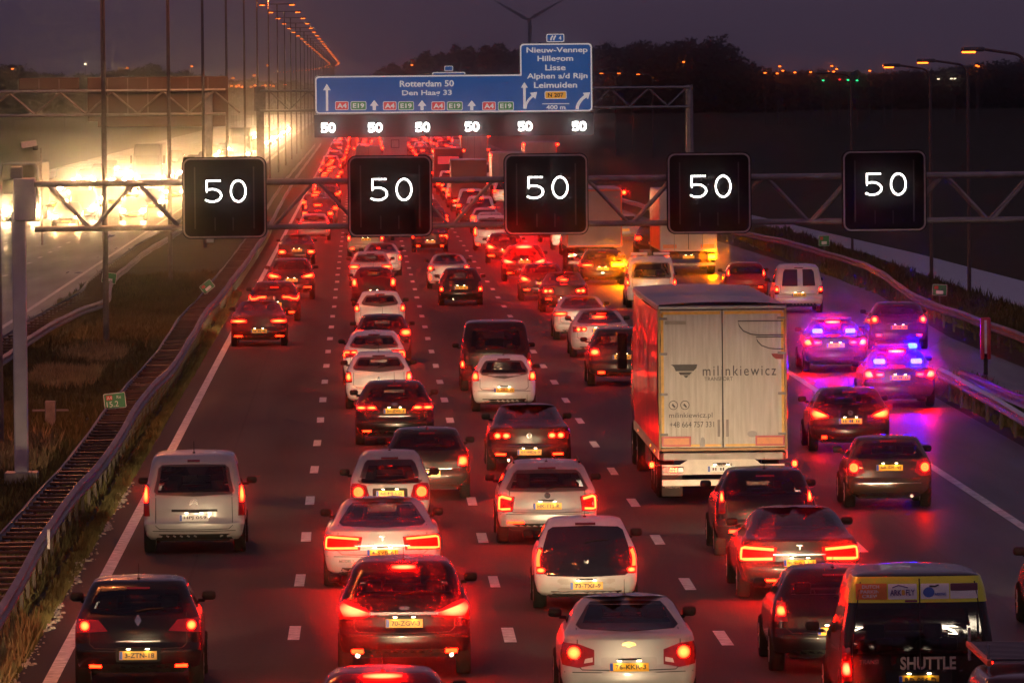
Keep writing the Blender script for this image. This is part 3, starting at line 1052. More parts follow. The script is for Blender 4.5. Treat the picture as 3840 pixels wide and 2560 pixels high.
# ditch with still water beyond the right rail
M_WATER = mat("ditch_water", (.02, .022, .03), .07, var=.2, scale=.4, bump=.02)
strip_sheet("ditch_water", [(24.0, 60), (24.1, 230), (24.3, 300), (24.8, 360), (24.2, 420), (22.5, 520)], [(27.8, 60), (28.0, 230), (27.8, 300), (27.2, 360), (26.0, 420), (24.2, 520)], .012, M_WATER)

# verge: grass in the median and beside the ditch, one mass
def grass(name, regions, seed, m, hmin, hmax, label):
    rg = np.random.default_rng(seed)
    V, F = [], []
    for (x0, x1, y0, y1, n, hs) in regions:
        x = rg.uniform(x0, x1, n); y = y0 + (y1 - y0) * rg.uniform(0, 1, n) ** 1.35
        clump = .55 + .8 * (np.sin(x * 1.9 + y * .13) * np.sin(y * .41 + x * .7) * .5 + .5)
        h = rg.uniform(hmin, hmax, n) * clump * hs
        a = rg.uniform(0, 2 * np.pi, n); ln = rg.uniform(.1, .6, n) * h
        w = rg.uniform(.008, .02, n) * (1 + y / 160)
        dx, dy = np.cos(a), np.sin(a)
        for i in range(n):
            k = len(V)
            V += [(x[i] - w[i], y[i], .0), (x[i] + w[i], y[i], .0), (x[i] + dx[i] * ln[i], y[i] + dy[i] * ln[i], h[i])]
            F.append((k, k + 1, k + 2))
    o = link(name, new_mesh(name, V, F, m))
    return tag(o, label, None, None, 'stuff')

M_GRASS = mat("verge_grass", (.10, .085, .03), .8, var=.5, scale=.9, spec=.2)
M_GRASSD = mat("dry_grass", (.30, .22, .10), .85, var=.4, scale=1.2, spec=.2)
grass("median_grass", [(-11.8, -6.2, 95, 330, 52000, 1.0), (-6.1, -5.35, 90, 330, 9000, .6), (-5.25, -4.95, 85, 300, 12000, .55), (15.4, 17.3, 120, 206, 7000, .8), (20.3, 24.2, 190, 420, 12000, 1.2)], 3, M_GRASS, .10, .34, "rough dark grass covering the median and verges")
grass("dry_grass", [(-9.6, -7.0, 160, 172, 2500, 1.3), (-9.5, -7.6, 205, 216, 2500, 1.3), (-9.2, -7.4, 225, 232, 1500, 1.3), (-6.3, -5.0, 96, 112, 2200, 1.2)], 8, M_GRASSD, .14, .38, "pale dry grass tufts in the median")

# crumbled edge of the asphalt
rg = random.Random(12)
mb = MB()
for i in range(520):
    y = 96 + 60 * rg.random() ** 1.2
    x = -4.98 + rg.gauss(0, .07) - .05 * math.sin(y * .8)
    s = rg.uniform(.02, .09) * (1 if math.sin(y * .55 + 1) > -.2 else .4)
    pts = [(x + s * math.cos(a) * rg.uniform(.6, 1.1), y + 1.6 * s * math.sin(a) * rg.uniform(.6, 1.1)) for a in (0, 1.05, 2.1, 3.14, 4.2, 5.2)]
    hz = .025 + s * .35
    mb.add([(px, py, .0) for px, py in pts] + [(x + (px - x) * .6, y + (py - y) * .6, hz) for px, py in pts],
           [(k, (k + 1) % 6, 6 + (k + 1) % 6, 6 + k) for k in range(6)] + [tuple(range(6, 12))])
tag(mb.build("gravel", mat("pale_gravel", (.34, .30, .24), .9, var=.3, scale=8)), "crumbled pale gravel along the left edge of the asphalt", kind='stuff')

# ------------------------------------------------------------------ guard rails
BEAM = [(0.0, .155), (.045, .125), (.08, .10), (.08, .055), (.02, .02), (.02, -.02), (.08, -.055), (.08, -.10), (.045, -.125), (0.0, -.155)]
def w_beam(name, path, z, facing, m, parent):
    """corrugated rail: path is (x, y) points, facing = +1 bulges to +x"""
    pts = []
    xs = [p[0] for p in path]; ys = [p[1] for p in path]
    n = max(2, int((ys[-1] - ys[0]) / 4))
    rings = []
    for i in range(n + 1):
        y = ys[0] + (ys[-1] - ys[0]) * i / n
        x = float(np.interp(y, ys, xs))
        zz = z + .025 * math.sin(y * .11) + .015 * math.sin(y * .37)
        rings.append([(x + facing * a, y, zz + b) for a, b in BEAM] + [(x + facing * (a - .012), y, zz + b) for a, b in BEAM[::-1]])
    mb = MB().loft(rings, closed=True, cap=True)
    return mb.build(name, m, parent, smooth=True, sharp=30)

def smooth_path(pts, step=6.0):
    ys = np.array([p[1] for p in pts]); xs = np.array([p[0] for p in pts])
    yy = np.arange(ys[0], ys[-1], step)
    xx = np.interp(yy, ys, xs)
    k = np.array([1, 2, 1]) / 4
    xp = np.concatenate([[xx[0]], xx, [xx[-1]]])
    xx = np.convolve(xp, k, 'valid')
    return list(zip(xx.tolist(), yy.tolist()))

NEAR_F = [(-5.36, 85), (-5.38, 107.9), (-5.44, 113.8), (-5.54, 126.6), (-5.56, 139.2), (-5.40, 153.6), (-5.49, 171.5), (-5.52, 181.3), (-5.43, 191.3), (-5.27, 204.6), (-5.35, 216.4), (-5.35, 233.4), (-5.46, 253.6), (-5.33, 273.6), (-5.23, 314), (-5.17, 358), (-5.2, 400), (-5.5, 500), (-5.75, 640), (-5.72, 1044)]
NEAR_B = [(-6.28, 85), (-6.26, 107.9), (-6.22, 125.1), (-6.16, 134.9), (-6.08, 153.8), (-6.13, 175.7), (-6.07, 185.8), (-6.03, 200.6), (-5.99, 211.6), (-6.03, 231), (-6.12, 245.6), (-5.99, 269.8), (-5.95, 290.6), (-5.93, 325), (-5.92, 356), (-5.95, 400), (-6.25, 500), (-6.5, 640), (-6.45, 1044)]
rail = thing("guard_rail", "long double guard rail with cross struts beside the left white edge line", "guard rail", (-5.8, 90, 0))
sf, sb = smooth_path(NEAR_F), smooth_path(NEAR_B)
off = Vector((5.8, -90, 0))
def railpart(o):
    o.location = off
    return o

M_STRUT = mat("rusty_strut", (.075, .052, .042), .55, metal=.3, var=.5, scale=2.0)
post_me = MB().box((0, 0, .33), (.06, .10, .66)).mesh("rail_post", M_STRUT)
strut_me = MB().box((0, 0, 0), (1.0, .11, .05), .01).mesh("rail_strut", M_STRUT)
M_RAIL = mat("rail_steel", (.15, .14, .15), .45, metal=.5, var=.35, scale=.7)
railpart(w_beam("rail_beam", sf, .62, 1, M_RAIL, rail))
railpart(w_beam("rail_beam", sb, .62, -1, M_RAIL, rail))
y = 88.0
rr_ = random.Random(5)
k = 0
while y < 430:
    xf = np.interp(y, [p[1] for p in sf], [p[0] for p in sf]); xb = np.interp(y, [p[1] for p in sb], [p[0] for p in sb])
    o = link("rail_strut", strut_me, rail, Vector(((xf + xb) / 2, y, .70 + rr_.uniform(-.012, .012))) + off, (rr_.uniform(-.25, .12), rr_.uniform(-.02, .02), rr_.uniform(-.015, .015)), (abs(xf - xb), 1, 1))
    if k % 2 == 0:
        for xx in (xf - .04, xb + .04):
            link("rail_post", post_me, rail, Vector((xx, y, 0)) + off)
    y += 1.34
    k += 1
link("white_reflector", MB().box((0, 0, .1), (.05, .03, .34), .008).mesh("white_reflector", mat("white_reflector", (.85, .85, .82), .4)), rail, Vector((-5.38, 124.8, .62)) + off)

LEFT_F = [(-11.25, 195), (-11.18, 228.3), (-11.05, 246.5), (-10.95, 262), (-10.75, 276), (-10.75, 284), (-11.0, 294.6), (-11.11, 317.7), (-11.09, 367.8), (-10.85, 406.5), (-11.0, 520), (-11.1, 1000)]
LEFT_B = [(-10.4, 195), (-10.38, 221), (-10.33, 234), (-10.08, 246), (-9.95, 258), (-9.45, 264), (-9.45, 275), (-9.95, 288), (-10.2, 301), (-10.36, 341), (-10.12, 382), (-9.95, 410), (-10.1, 520), (-10.2, 1000)]
lrail = thing("guard_rail", "double guard rail kinked round a lamp post, bordering the oncoming carriageway", "guard rail", (-10.8, 195, 0))
off2 = Vector((10.8, -195, 0))
for pth, fc in ((LEFT_F, -1), (LEFT_B, 1)):
    w_beam("rail_beam", smooth_path(pth, 5.0), .62, fc, M_RAIL, lrail).location = off2
y = 196.0
while y < 420:
    xf = np.interp(y, [p[1] for p in LEFT_F], [p[0] for p in LEFT_F]); xb = np.interp(y, [p[1] for p in LEFT_B], [p[0] for p in LEFT_B])
    link("rail_strut", strut_me, lrail, Vector(((xf + xb) / 2, y, .68)) + off2, None, (abs(xf - xb), 1, 1))
    link("rail_post", post_me, lrail, Vector((xf + .06, y, 0)) + off2)
    y += 2.68
RIGHT = [(19.95, 60), (19.96, 221.4), (19.81, 237.1), (19.72, 255.3), (20.1, 270.2), (21.0, 295.6), (21.4, 315.9), (21.19, 333), (20.71, 359.4), (19.5, 395), (18.4, 440), (17.6, 520), (17.2, 1000)]
rrail = thing("guard_rail", "winding guard rail between the slip road and the ditch on the right", "guard rail", (20, 60, 0))
off3 = Vector((-20, -60, 0))
w_beam("rail_beam", smooth_path(RIGHT, 5.0), .62, -1, M_RAIL, rrail).location = off3
y = 150.0
while y < 420:
    link("rail_post", post_me, rrail, Vector((np.interp(y, [p[1] for p in RIGHT], [p[0] for p in RIGHT]) + .06, y, 0)) + off3)
    y += 4.0
M_SHINY = mat("wet_rail_steel", (.55, .54, .55), .22, metal=.9, var=.1, scale=.7)
grail = thing("guard_rail", "pink-lit guard rail end on the nose between carriageway and slip road", "guard rail", (15.3, 60, 0))
off4 = Vector((-15.3, -60, 0))
w_beam("rail_beam", [(14.85, 60), (15.1, 167.6), (15.3, 194.5)], .62, -1, M_SHINY, grail).location = off4
w_beam("rail_beam", [(15.75, 60), (15.95, 167.6), (15.75, 194.5)], .62, 1, M_STEEL, grail).location = off4
y = 100.0
while y < 194:
    for dx in (.06, .7):
        link("rail_post", post_me, grail, Vector((14.9 + (y - 60) * .0029 + dx, y, 0)) + off4)
    y += 4.0

# ------------------------------------------------------------------ hectometre boards
M_GREEN = mat("green_board", (.02, .24, .07), .45, var=.08)
M_REDB = mat("red_route_patch", (.62, .05, .04), .45, var=.08)
M_WHITE = mat("white_print", (.85, .83, .78), .5, var=.05)
def hecto(loc, label, rot=(0, 0, 0), w=.52, h=.34, number=None, ground=True):
    t = thing("distance_board", label, "road sign", (loc[0], loc[1], 0))
    b = MB().prism(rrect(w, h, .03, 3), -.01, .01).build("board", M_WHITE, t, (0, 0, loc[2]), rot)
    MB().prism(rrect(w - .03, h - .03, .02, 3), -.014, -.0105).build("green_face", M_GREEN, b)
    MB().prism(rrect(w * .28, h * .30, .02, 3, -w * .24, h * .22), -.018, -.0145).build("route_patch", M_REDB, b)
    if number:
        put_text("route_lettering", "A4", M_WHITE, b, (-w * .24, -.0195, h * .22), height=h * .2)
        put_text("side_lettering", "Re", M_WHITE, b, (w * .2, -.0155, h * .22), height=h * .2)
        put_text("distance_lettering", number, M_WHITE, b, (-w * .12, -.0155, -h * .2), height=h * .36)
    else:
        MB().prism(rrect(w * .5, h * .3, .02, 3, 0, -h * .2), -.0165, -.0145).build("distance_lettering", M_WHITE, b)
    MB().box((0, .03, loc[2] / 2), (.05, .05, loc[2] + h * .3)).build("post", M_STEELD, t)
    return t
hecto((-5.93, 175.1, .95), "green distance board reading 15.2 on the near double guard rail", (0, R(-6), 0), .52, .37, "15.2")
hecto((-5.82, 275.4, .98), "tilted green distance board farther along the near guard rail", (0, R(-38), 0), .50, .36)
hecto((21.7, 344.6, 1.0), "green distance board by the ditch, left one of two behind the right rail", (0, 0, 0), .50, .50)
hecto((20.62, 262, .95), "brownish green distance board by the ditch, right one of two behind the right rail", (0, R(3), 0), .52, .40)
hecto((-10.1, 293, .9), "dark green distance board at the kink of the left guard rail", (0, R(8), R(20)), .60, .42)

# small drain stub in the median
t = thing("drain_post", "short pale concrete drain post with a cross bar in the median grass", "post", (-7.78, 182.4, 0))
MB().box((0, 0, .33), (.26, .26, .66), .03).build("stub", mat("stub_concrete", (.28, .24, .2), .9, var=.3), t)
MB().box((0, -.02, .42), (.9, .05, .05), .01).build("cross_bar", M_STEELD, t)

# marker post at the nose
t = thing("marker_post", "slim red and white marker post standing at the slip road nose", "post", (17.73, 208.8, 0))
MB().box((0, 0, .42), (.12, .10, .84), .02).build("foot", M_BLACK, t)
MB().box((0, 0, 1.05), (.30, .10, 1.20), .05).build("marker_panel", mat("marker_red", (.55, .04, .04), .35, var=.1), t)
MB().box((0, -.058, 1.1), (.07, .006, .95)).build("reflective_strip", mat("marker_white", (.8, .75, .72), .3), t)

# ------------------------------------------------------------------ gantry with five matrix boards
M_LED = mat("led_white", (.9, .9, .9), var=0, emit=(1.0, .97, .92), emit_str=14.0)
M_BOARD = mat("matrix_board_black", (.006, .004, .004), .7, spec=.12, var=.3, scale=4)
M_BORDER = mat("matrix_border_grey", (.36, .30, .29), .5, var=.15, scale=7)
def digit_path(d):
    if d == '0':
        return [(.5 + .5 * math.sin(2 * math.pi * i / 46), .5 + .5 * math.cos(2 * math.pi * i / 46)) for i in range(46)]
    pts = []
    pts += [(.92 - .92 * i / 9 + 0, 1.0) for i in range(10)]
    pts += [(0.0, 1.0 - .52 * i / 7) for i in range(1, 8)]
    for i in range(1, 33):
        a = R(128 - 262 * i / 32)
        pts.append((.36 + .62 * math.cos(a) * 1.0, .30 + .30 * math.sin(a) * (1.0)))
    return pts
def led_digits(parent, cx, cz, w, h, y, r=.0085, gap=.24, zig=.0095):
    dw = w * (1 - gap) / 2
    for d, x0 in (('5', -w / 2), ('0', w / 2 - dw)):
        mb = MB()
        path = digit_path(d)
        for i, (px, pz) in enumerate(path):
            n0 = path[max(0, i - 1)]; n1 = path[(i + 1) % len(path)] if d == '0' else path[min(len(path) - 1, i + 1)]
            tx, tz = (n1[0] - n0[0]) * dw, (n1[1] - n0[1]) * h
            ll = math.hypot(tx, tz) or 1
            for s in (-1, 1):
                qx = cx + x0 + px * dw + s * zig * (-tz / ll); qz = cz - h / 2 + pz * h + s * zig * (tx / ll)
                c = [(qx + r * math.cos(k * math.pi / 3), y, qz + r * math.sin(k * math.pi / 3)) for k in range(6)]
                mb.add(c + [(qx, y - r * .8, qz)], [((k + 1) % 6, k, 6) for k in range(6)])
        mb.build("led_digit", M_LED, parent)

GY = 155.4
g = thing("gantry", "grey lattice gantry spanning the lanes and carrying the large square speed boards", "gantry", (-7.25, GY, 0))
GO = Vector((7.25, -GY, 0))
def gp(mb, name, m, smooth=False):
    o = mb.build(name, m, g, None, None, smooth)
    o.location = GO
    return o
M_POST = mat("pale_post_steel", (.50, .47, .47), .5, metal=.2, var=.15, scale=2)
gp(MB().box((-7.25, GY, 2.9), (.29, .29, 5.8), .03), "post", M_POST)
gp(MB().box((-7.12, GY, 6.05), (.46, .5, .9), .03), "post_head", M_POST)
gp(MB().box((-7.25, GY, .15), (.7, .7, .3), .03), "post_base", M_STEELD)
gp(MB().box((-7.28, GY - .0, 6.62), (.26, .3, .26), .03), "post_cap", M_STEELD)
gp(MB().box((22.6, GY, 3.2), (.42, .42, 6.4), .03), "post", M_STEELD)
for yy in (-.35, .35):
    gp(MB().tube((-6.9, GY + yy, 6.37), (22.6, GY + yy, 6.37), .065, 12), "chord", M_STEELD, True)
    gp(MB().tube((-6.9, GY + yy, 5.42), (22.6, GY + yy, 5.42), .058, 12), "chord", M_STEELD, True)
x = -6.6
up = False
while x < 22:
    for yy in (-.35, .35):
        a = (x, GY + yy, 6.34 if not up else 5.45); b = (x + .82, GY + yy, 5.45 if not up else 6.34)
        gp(MB().tube(a, b, .035, 8), "lattice_bar", M_STEELD, True)
    x += .95
    up = not up
for i, (bx, bz) in enumerate(((-2.89, 6.05), (.60, 6.05), (3.89, 6.06), (7.33, 6.05), (11.03, 6.06))):
    t = thing("matrix_board", ["leftmost square black speed board showing 50 in white lights", "second square speed board from the left showing 50 in white lights",
              "third square speed board from the left showing 50, above the dark lane", "fourth square speed board showing 50, left of the last one", "rightmost square black speed board showing 50 on the gantry"][i],
              "speed sign", (bx, GY - .62, bz))
    MB().prism(rrect(1.78, 1.72, .17, 7), .0, .26).build("housing", M_BOARD, t)
    outer, inner = rrect(1.74, 1.68, .16, 7), rrect(1.67, 1.61, .13, 7)
    n = len(outer)
    v = [(p[0], -.012, p[1]) for p in outer] + [(p[0], -.012, p[1]) for p in inner]
    new = [(k, (k + 1) % n, n + (k + 1) % n, n + k) for k in range(n)]
    link("border", new_mesh("border", v, [q[::-1] for q in new], M_BORDER), t)
    for sx in (-.62, .62):
        MB().box((sx, -.008, .0), (.03, .012, 1.3)).build("side_flange", mat("flange_brown", (.05, .04, .035), .5), t)
    for sx in (-.2, .18):
        MB().box((sx, -.008, -.55), (.025, .012, .28)).build("side_flange", MATS["flange_brown"], t)
    led_digits(t, .04, .14, .82, .44, -.014)
    for sx in (-.5, .5):
        MB().box((sx, .40, .18), (.08, .30, 1.0)).build("bracket", M_STEELD, t)
    if i == 0:
        MB().box((-.72, .1, .80), (.3, .2, .14), .05).build("lens_hood", M_BOARD, t)

# CCTV camera on a slim pole left of the oncoming carriageway
t = thing("traffic_camera", "white traffic camera on a slim pole against the dark far left", "camera", (-17.4, 400, 0))
MB().tube((0, 0, 0), (0, 0, 5.3), .07, 8, .05).build("pole", M_STEELD, t, smooth=True)
MB().box((.12, -.1, 5.55), (.85, .34, .34), .05).build("camera_housing", mat("camera_white", (.6, .58, .56), .5), t, None, (0, R(-8), 0))
MB().box((-.3, -.1, 5.3), (.3, .3, .25), .05).build("mount", M_BLACK, t)

# ------------------------------------------------------------------ big blue sign gantry
SY = 505.0
K = 1 / 33.4
M_BLUE = mat("sign_blue", (.012, .085, .33), .45, var=.10, scale=.8, emit=(.02, .11, .36), emit_str=.42)  # emission on the sign faces stands in for light thrown on them
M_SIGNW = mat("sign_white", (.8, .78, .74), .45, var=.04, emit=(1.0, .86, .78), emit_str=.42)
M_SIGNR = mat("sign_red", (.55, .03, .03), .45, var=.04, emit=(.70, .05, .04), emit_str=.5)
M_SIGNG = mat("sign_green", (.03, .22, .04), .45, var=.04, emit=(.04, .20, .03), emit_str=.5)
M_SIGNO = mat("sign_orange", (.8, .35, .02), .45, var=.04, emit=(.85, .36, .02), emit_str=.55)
M_SIGNBACK = mat("sign_back", (.10, .06, .055), .6, var=.2, scale=1.0)
sg = thing("sign_gantry", "steel lattice gantry that carries the wide blue direction sign", "gantry", (-6.9, SY, 0))
SO = Vector((6.9, -SY, 0))
def sgp(mb, name, m=M_STEEL, smooth=False):
    o = mb.build(name, m, sg, None, None, smooth); o.location = SO; return o
sgp(MB().box((-6.9, SY, 3.9), (.55, .6, 7.8), .04), "post", M_STEELD)
sgp(MB().box((-6.9, SY, 7.75), (.8, 1.0, 1.7), .04), "post_head", M_STEELD)
sgp(MB().tube((22.6, SY, 0), (22.6, SY, 8.4), .28, 14, .24), "post", M_STEEL, True)
for yy in (-.5, .5):
    for zz in (8.25, 6.9):
        sgp(MB().tube((-6.9, SY + yy, zz), (22.6, SY + yy, zz), .09, 10), "chord", M_STEEL, True)
    x = -6.2; up = False
    while x < 22:
        sgp(MB().tube((x, SY + yy, 8.2 if not up else 6.95), (x + 1.3, SY + yy, 6.95 if not up else 8.2), .05, 6), "lattice_bar", M_STEEL, True)
        x += 1.3; up = not up
X0 = (723 - 828) * SY / 16870
Z0 = CAM_H - (263 - 207.2) * SY / 16870
sign = thing("direction_sign", "wide blue motorway sign for Rotterdam and Den Haag with a taller exit panel", "road sign", (X0, SY - .95, Z0))
WS, HL = 637 * K, 88 * K
XR, HR = 470 * K, 158 * K
def outline(ins, r):
    """L-shaped sign: low wide part plus the tall part on the right, rounded outer corners"""
    def arc(cx, cz, a0, a1):
        return [(cx + r * math.cos(R(a0 + (a1 - a0) * i / 6)), cz + r * math.sin(R(a0 + (a1 - a0) * i / 6))) for i in range(7)]
    i = ins
    p = arc(i + r, i + r, 180, 270) + arc(WS - i - r, i + r, 270, 360) + arc(WS - i - r, HR - i - r, 0, 90) + arc(XR + i + r, HR - i - r, 90, 180)
    p += [(XR + i, HL - i)] + arc(i + r, HL - i - r, 90, 180)
    return p
MB().prism(outline(0, .28), 0, .12).build("panel", M_SIGNBACK, sign)
def flat(poly, y, m, name, parent, proper=True):
    vv = [Vector(p) for p in poly]
    r_ = delaunay_2d_cdt(vv, [], [list(range(len(vv)))], 1, 1e-6)
    return link(name, new_mesh(name, [(p[0], y, p[1]) for p in r_[0]], [tuple(f) for f in r_[2]], m), parent)
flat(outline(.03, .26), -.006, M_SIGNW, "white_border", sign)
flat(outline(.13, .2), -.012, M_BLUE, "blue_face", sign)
def sp(x, y):
    return (x - 723) * K, (263 - .0119 * (x - 723) - y) * K
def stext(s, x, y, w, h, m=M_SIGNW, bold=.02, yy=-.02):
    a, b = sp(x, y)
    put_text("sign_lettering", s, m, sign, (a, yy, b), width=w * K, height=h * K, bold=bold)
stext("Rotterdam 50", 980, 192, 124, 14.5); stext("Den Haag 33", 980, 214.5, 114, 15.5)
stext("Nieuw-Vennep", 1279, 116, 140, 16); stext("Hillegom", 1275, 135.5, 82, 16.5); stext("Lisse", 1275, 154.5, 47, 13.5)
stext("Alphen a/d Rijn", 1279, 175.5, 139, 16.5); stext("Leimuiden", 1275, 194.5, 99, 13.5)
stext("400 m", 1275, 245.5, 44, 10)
a, b = sp(1275, 237.5)
MB().box((a, -.018, b), (62 * K, .006, .05)).build("rule_line", M_SIGNW, sign)
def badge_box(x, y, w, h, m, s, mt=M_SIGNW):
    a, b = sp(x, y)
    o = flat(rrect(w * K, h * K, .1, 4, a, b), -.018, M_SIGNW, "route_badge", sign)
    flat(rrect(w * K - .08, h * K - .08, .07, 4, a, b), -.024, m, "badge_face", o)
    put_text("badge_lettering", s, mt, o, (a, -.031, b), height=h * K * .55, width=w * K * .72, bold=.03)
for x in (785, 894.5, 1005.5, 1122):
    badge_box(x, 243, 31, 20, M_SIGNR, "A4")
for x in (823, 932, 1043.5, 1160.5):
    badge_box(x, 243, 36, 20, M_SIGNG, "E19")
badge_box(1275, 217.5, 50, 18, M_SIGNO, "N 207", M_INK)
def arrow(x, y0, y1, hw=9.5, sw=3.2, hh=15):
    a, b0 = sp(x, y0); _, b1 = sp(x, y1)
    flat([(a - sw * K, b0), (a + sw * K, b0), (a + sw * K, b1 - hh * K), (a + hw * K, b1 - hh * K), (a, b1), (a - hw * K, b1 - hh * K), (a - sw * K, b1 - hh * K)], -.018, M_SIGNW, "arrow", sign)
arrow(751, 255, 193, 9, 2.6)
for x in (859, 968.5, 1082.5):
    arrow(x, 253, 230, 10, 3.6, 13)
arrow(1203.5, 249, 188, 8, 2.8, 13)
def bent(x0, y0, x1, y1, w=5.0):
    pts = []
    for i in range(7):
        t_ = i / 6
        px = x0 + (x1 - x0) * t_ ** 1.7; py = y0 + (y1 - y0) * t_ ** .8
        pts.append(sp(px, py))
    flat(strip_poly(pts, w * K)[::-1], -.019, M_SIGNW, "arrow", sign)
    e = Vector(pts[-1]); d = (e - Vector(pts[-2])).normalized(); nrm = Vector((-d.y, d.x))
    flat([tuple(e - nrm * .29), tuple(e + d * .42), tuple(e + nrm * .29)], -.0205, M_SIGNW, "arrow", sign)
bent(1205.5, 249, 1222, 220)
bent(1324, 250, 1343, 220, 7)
# exit tab standing on the tall panel
a, b = sp(1275.5, 87)
tab = MB().prism(rrect(41 * K, 19 * K, .1, 4, a, b), .0, .08).build("exit_tab", M_SIGNW, sign)
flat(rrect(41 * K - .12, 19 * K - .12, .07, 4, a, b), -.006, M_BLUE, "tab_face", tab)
put_text("tab_lettering", "4", M_SIGNW, tab, (a + .32, -.014, b), height=.26, bold=.03)
for dx in (-.33, -.13):
    flat(strip_poly([(a + dx, b - .16), (a + dx + .06, b + .02), (a + dx + .16, b + .16)], .11)[::-1], -.012, M_SIGNW, "exit_symbol", tab)
for sx in (-.3, .3):
    MB().box((a + sx, .04, b - 10.5 * K), (.06, .06, 5 * K)).build("tab_stay", M_STEEL, tab)
# lower band with the small speed lights
band = thing("lane_signal_band", "long black lane signal band with six small 50s below the blue sign", "speed sign", (X0, SY - .95, Z0 - 1.60))
MB().prism(rrect(WS + .1, 1.56, .05, 2, WS / 2, .78), -.02, .25).build("housing", M_BOARD, band)
M_LED2 = mat("led_white_far", (.9, .9, .9), var=0, emit=(1.0, .93, .86), emit_str=9.0)
for x, y in ((753.5, 291.5), (861, 290.5), (969.5, 289.5), (1083, 288), (1204.5, 287), (1328.5, 286.5)):
    a, b = (x - 723) * K, (263 + 52 - .0119 * (x - 723) - y) * K - .02
    cell = MB().prism(rrect(1.3, 1.2, .05, 2, a, b), -.06, -.02).build("signal_cell", M_BOARD, band)
    M_LED_OLD = M_LED
    led_digits(cell, a, b, .84, .52, -.066, .034, .16, .03)
# the same signs again, far behind (tops only)
t = thing("direction_sign", "small far blue sign just peeping over the wide sign's top edge", "road sign", ((1031 - 828) * 800 / 16870, 800, 0))
MB().prism(rrect(76 * 800 / 16870, 2.2, .15, 4, 0, 9.0), 0, .1).build("panel", M_SIGNW, t)
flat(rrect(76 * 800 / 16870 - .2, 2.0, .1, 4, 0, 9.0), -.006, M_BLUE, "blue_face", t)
MB().prism(rrect(20 * 800 / 16870, .55, .1, 4, 0, 10.5), 0, .08).build("exit_tab", M_SIGNW, t)
flat(rrect(20 * 800 / 16870 - .14, .42, .08, 4, 0, 10.5), -.006, M_BLUE, "tab_face", t)
put_text("sign_lettering", "Nieuw-Vennep", M_SIGNW, t, (0, -.015, 9.65), width=2.9, height=.42)
for sx in (-1.5, 1.5):
    MB().box((sx, .2, 4.6), (.15, .15, 9.2)).build("post", M_STEELD, t)

# ------------------------------------------------------------------ gantry over the oncoming carriageway, seen from behind
OY = 402.0
og = thing("gantry", "dark gantry with sign backs over the oncoming carriageway", "gantry", (-8.35, OY, 0))
OO = Vector((8.35, -OY, 0))
def ogp(mb, name, m=M_STEELD, smooth=False):
    o = mb.build(name, m, og, None, None, smooth); o.location = OO; return o
ogp(MB().box((-8.35, OY, 4.1), (.5, .5, 8.2), .04), "post", M_STEEL)
ogp(MB().box((-36.5, OY, 4.1), (.5, .5, 8.2), .04), "post", M_STEEL)
for yy in (-.6, .6):
    for zz in (8.35, 7.05):
        ogp(MB().tube((-36.5, OY + yy, zz), (-7.4, OY + yy, zz), .08, 10), "chord", M_STEEL, True)
    x = -36; up = False
    while x < -8:
        ogp(MB().tube((x, OY + yy, 8.3 if not up else 7.1), (x + 1.4, OY + yy, 7.1 if not up else 8.3), .05, 6), "lattice_bar", M_STEELD, True)
        x += 1.4; up = not up
for x0, x1, z0, z1 in ((-14.95, -7.25, 6.7, 9.1), (-18.7, -15.4, 8.45, 9.1)):
    p = ogp(MB().box(((x0 + x1) / 2, OY + .9, (z0 + z1) / 2), (x1 - x0, .12, z1 - z0), .03), "sign_back", M_SIGNBACK)
    n = int((x1 - x0) / 1.0)
    for i in range(1, n):
        MB().box((x0 + (x1 - x0) * i / n, OY + .80, (z0 + z1) / 2), (.06, .08, z1 - z0 - .1)).build("stiffener", M_STEELD, p)
ogp(MB().box((-10.9, OY + .75, 6.65), (7.0, .3, .55), .03), "signal_band_back", M_SIGNBACK)

# ------------------------------------------------------------------ lamp posts
M_SODIUM = mat("sodium_lamp", (.9, .6, .2), var=0, emit=(1.0, .15, .010), emit_str=7.0)
M_LAMPHEAD = mat("lamp_head_grey", (.12, .11, .11), .5, var=.1)
pole_me = MB().tube((0, 0, 0), (0, 0, 16.8), .105, 12, .06).mesh("pole", mat("lamp_pole_steel", (.13, .10, .09), .55, metal=.3, var=.2), True)
arm_me = MB().tube((-1.5, 0, 17.0), (1.5, 0, 17.0), .05, 8).tube((0, 0, 16.7), (0, 0, 17.05), .09, 8).mesh("arm", M_LAMPHEAD, True)
head_me = MB().box((0, 0, 17.0), (.75, .34, .16), .06).mesh("lamp_head", M_LAMPHEAD, True)
bulb_me = MB().box((0, 0, 16.9), (.52, .24, .08), .03).mesh("lamp_glass", M_SODIUM, True)
ORD = ["leftmost", "second", "third", "fourth", "fifth", "sixth"]
LAMP_Y = [27.0, 98.0, 168.3, 239.0, 320.0, 390.0, 459.0, 530.0, 597.0, 672.0]
while LAMP_Y[-1] < 3600:
    LAMP_Y.append(LAMP_Y[-1] + (71.0 if LAMP_Y[-1] < 2300 else 45.0))
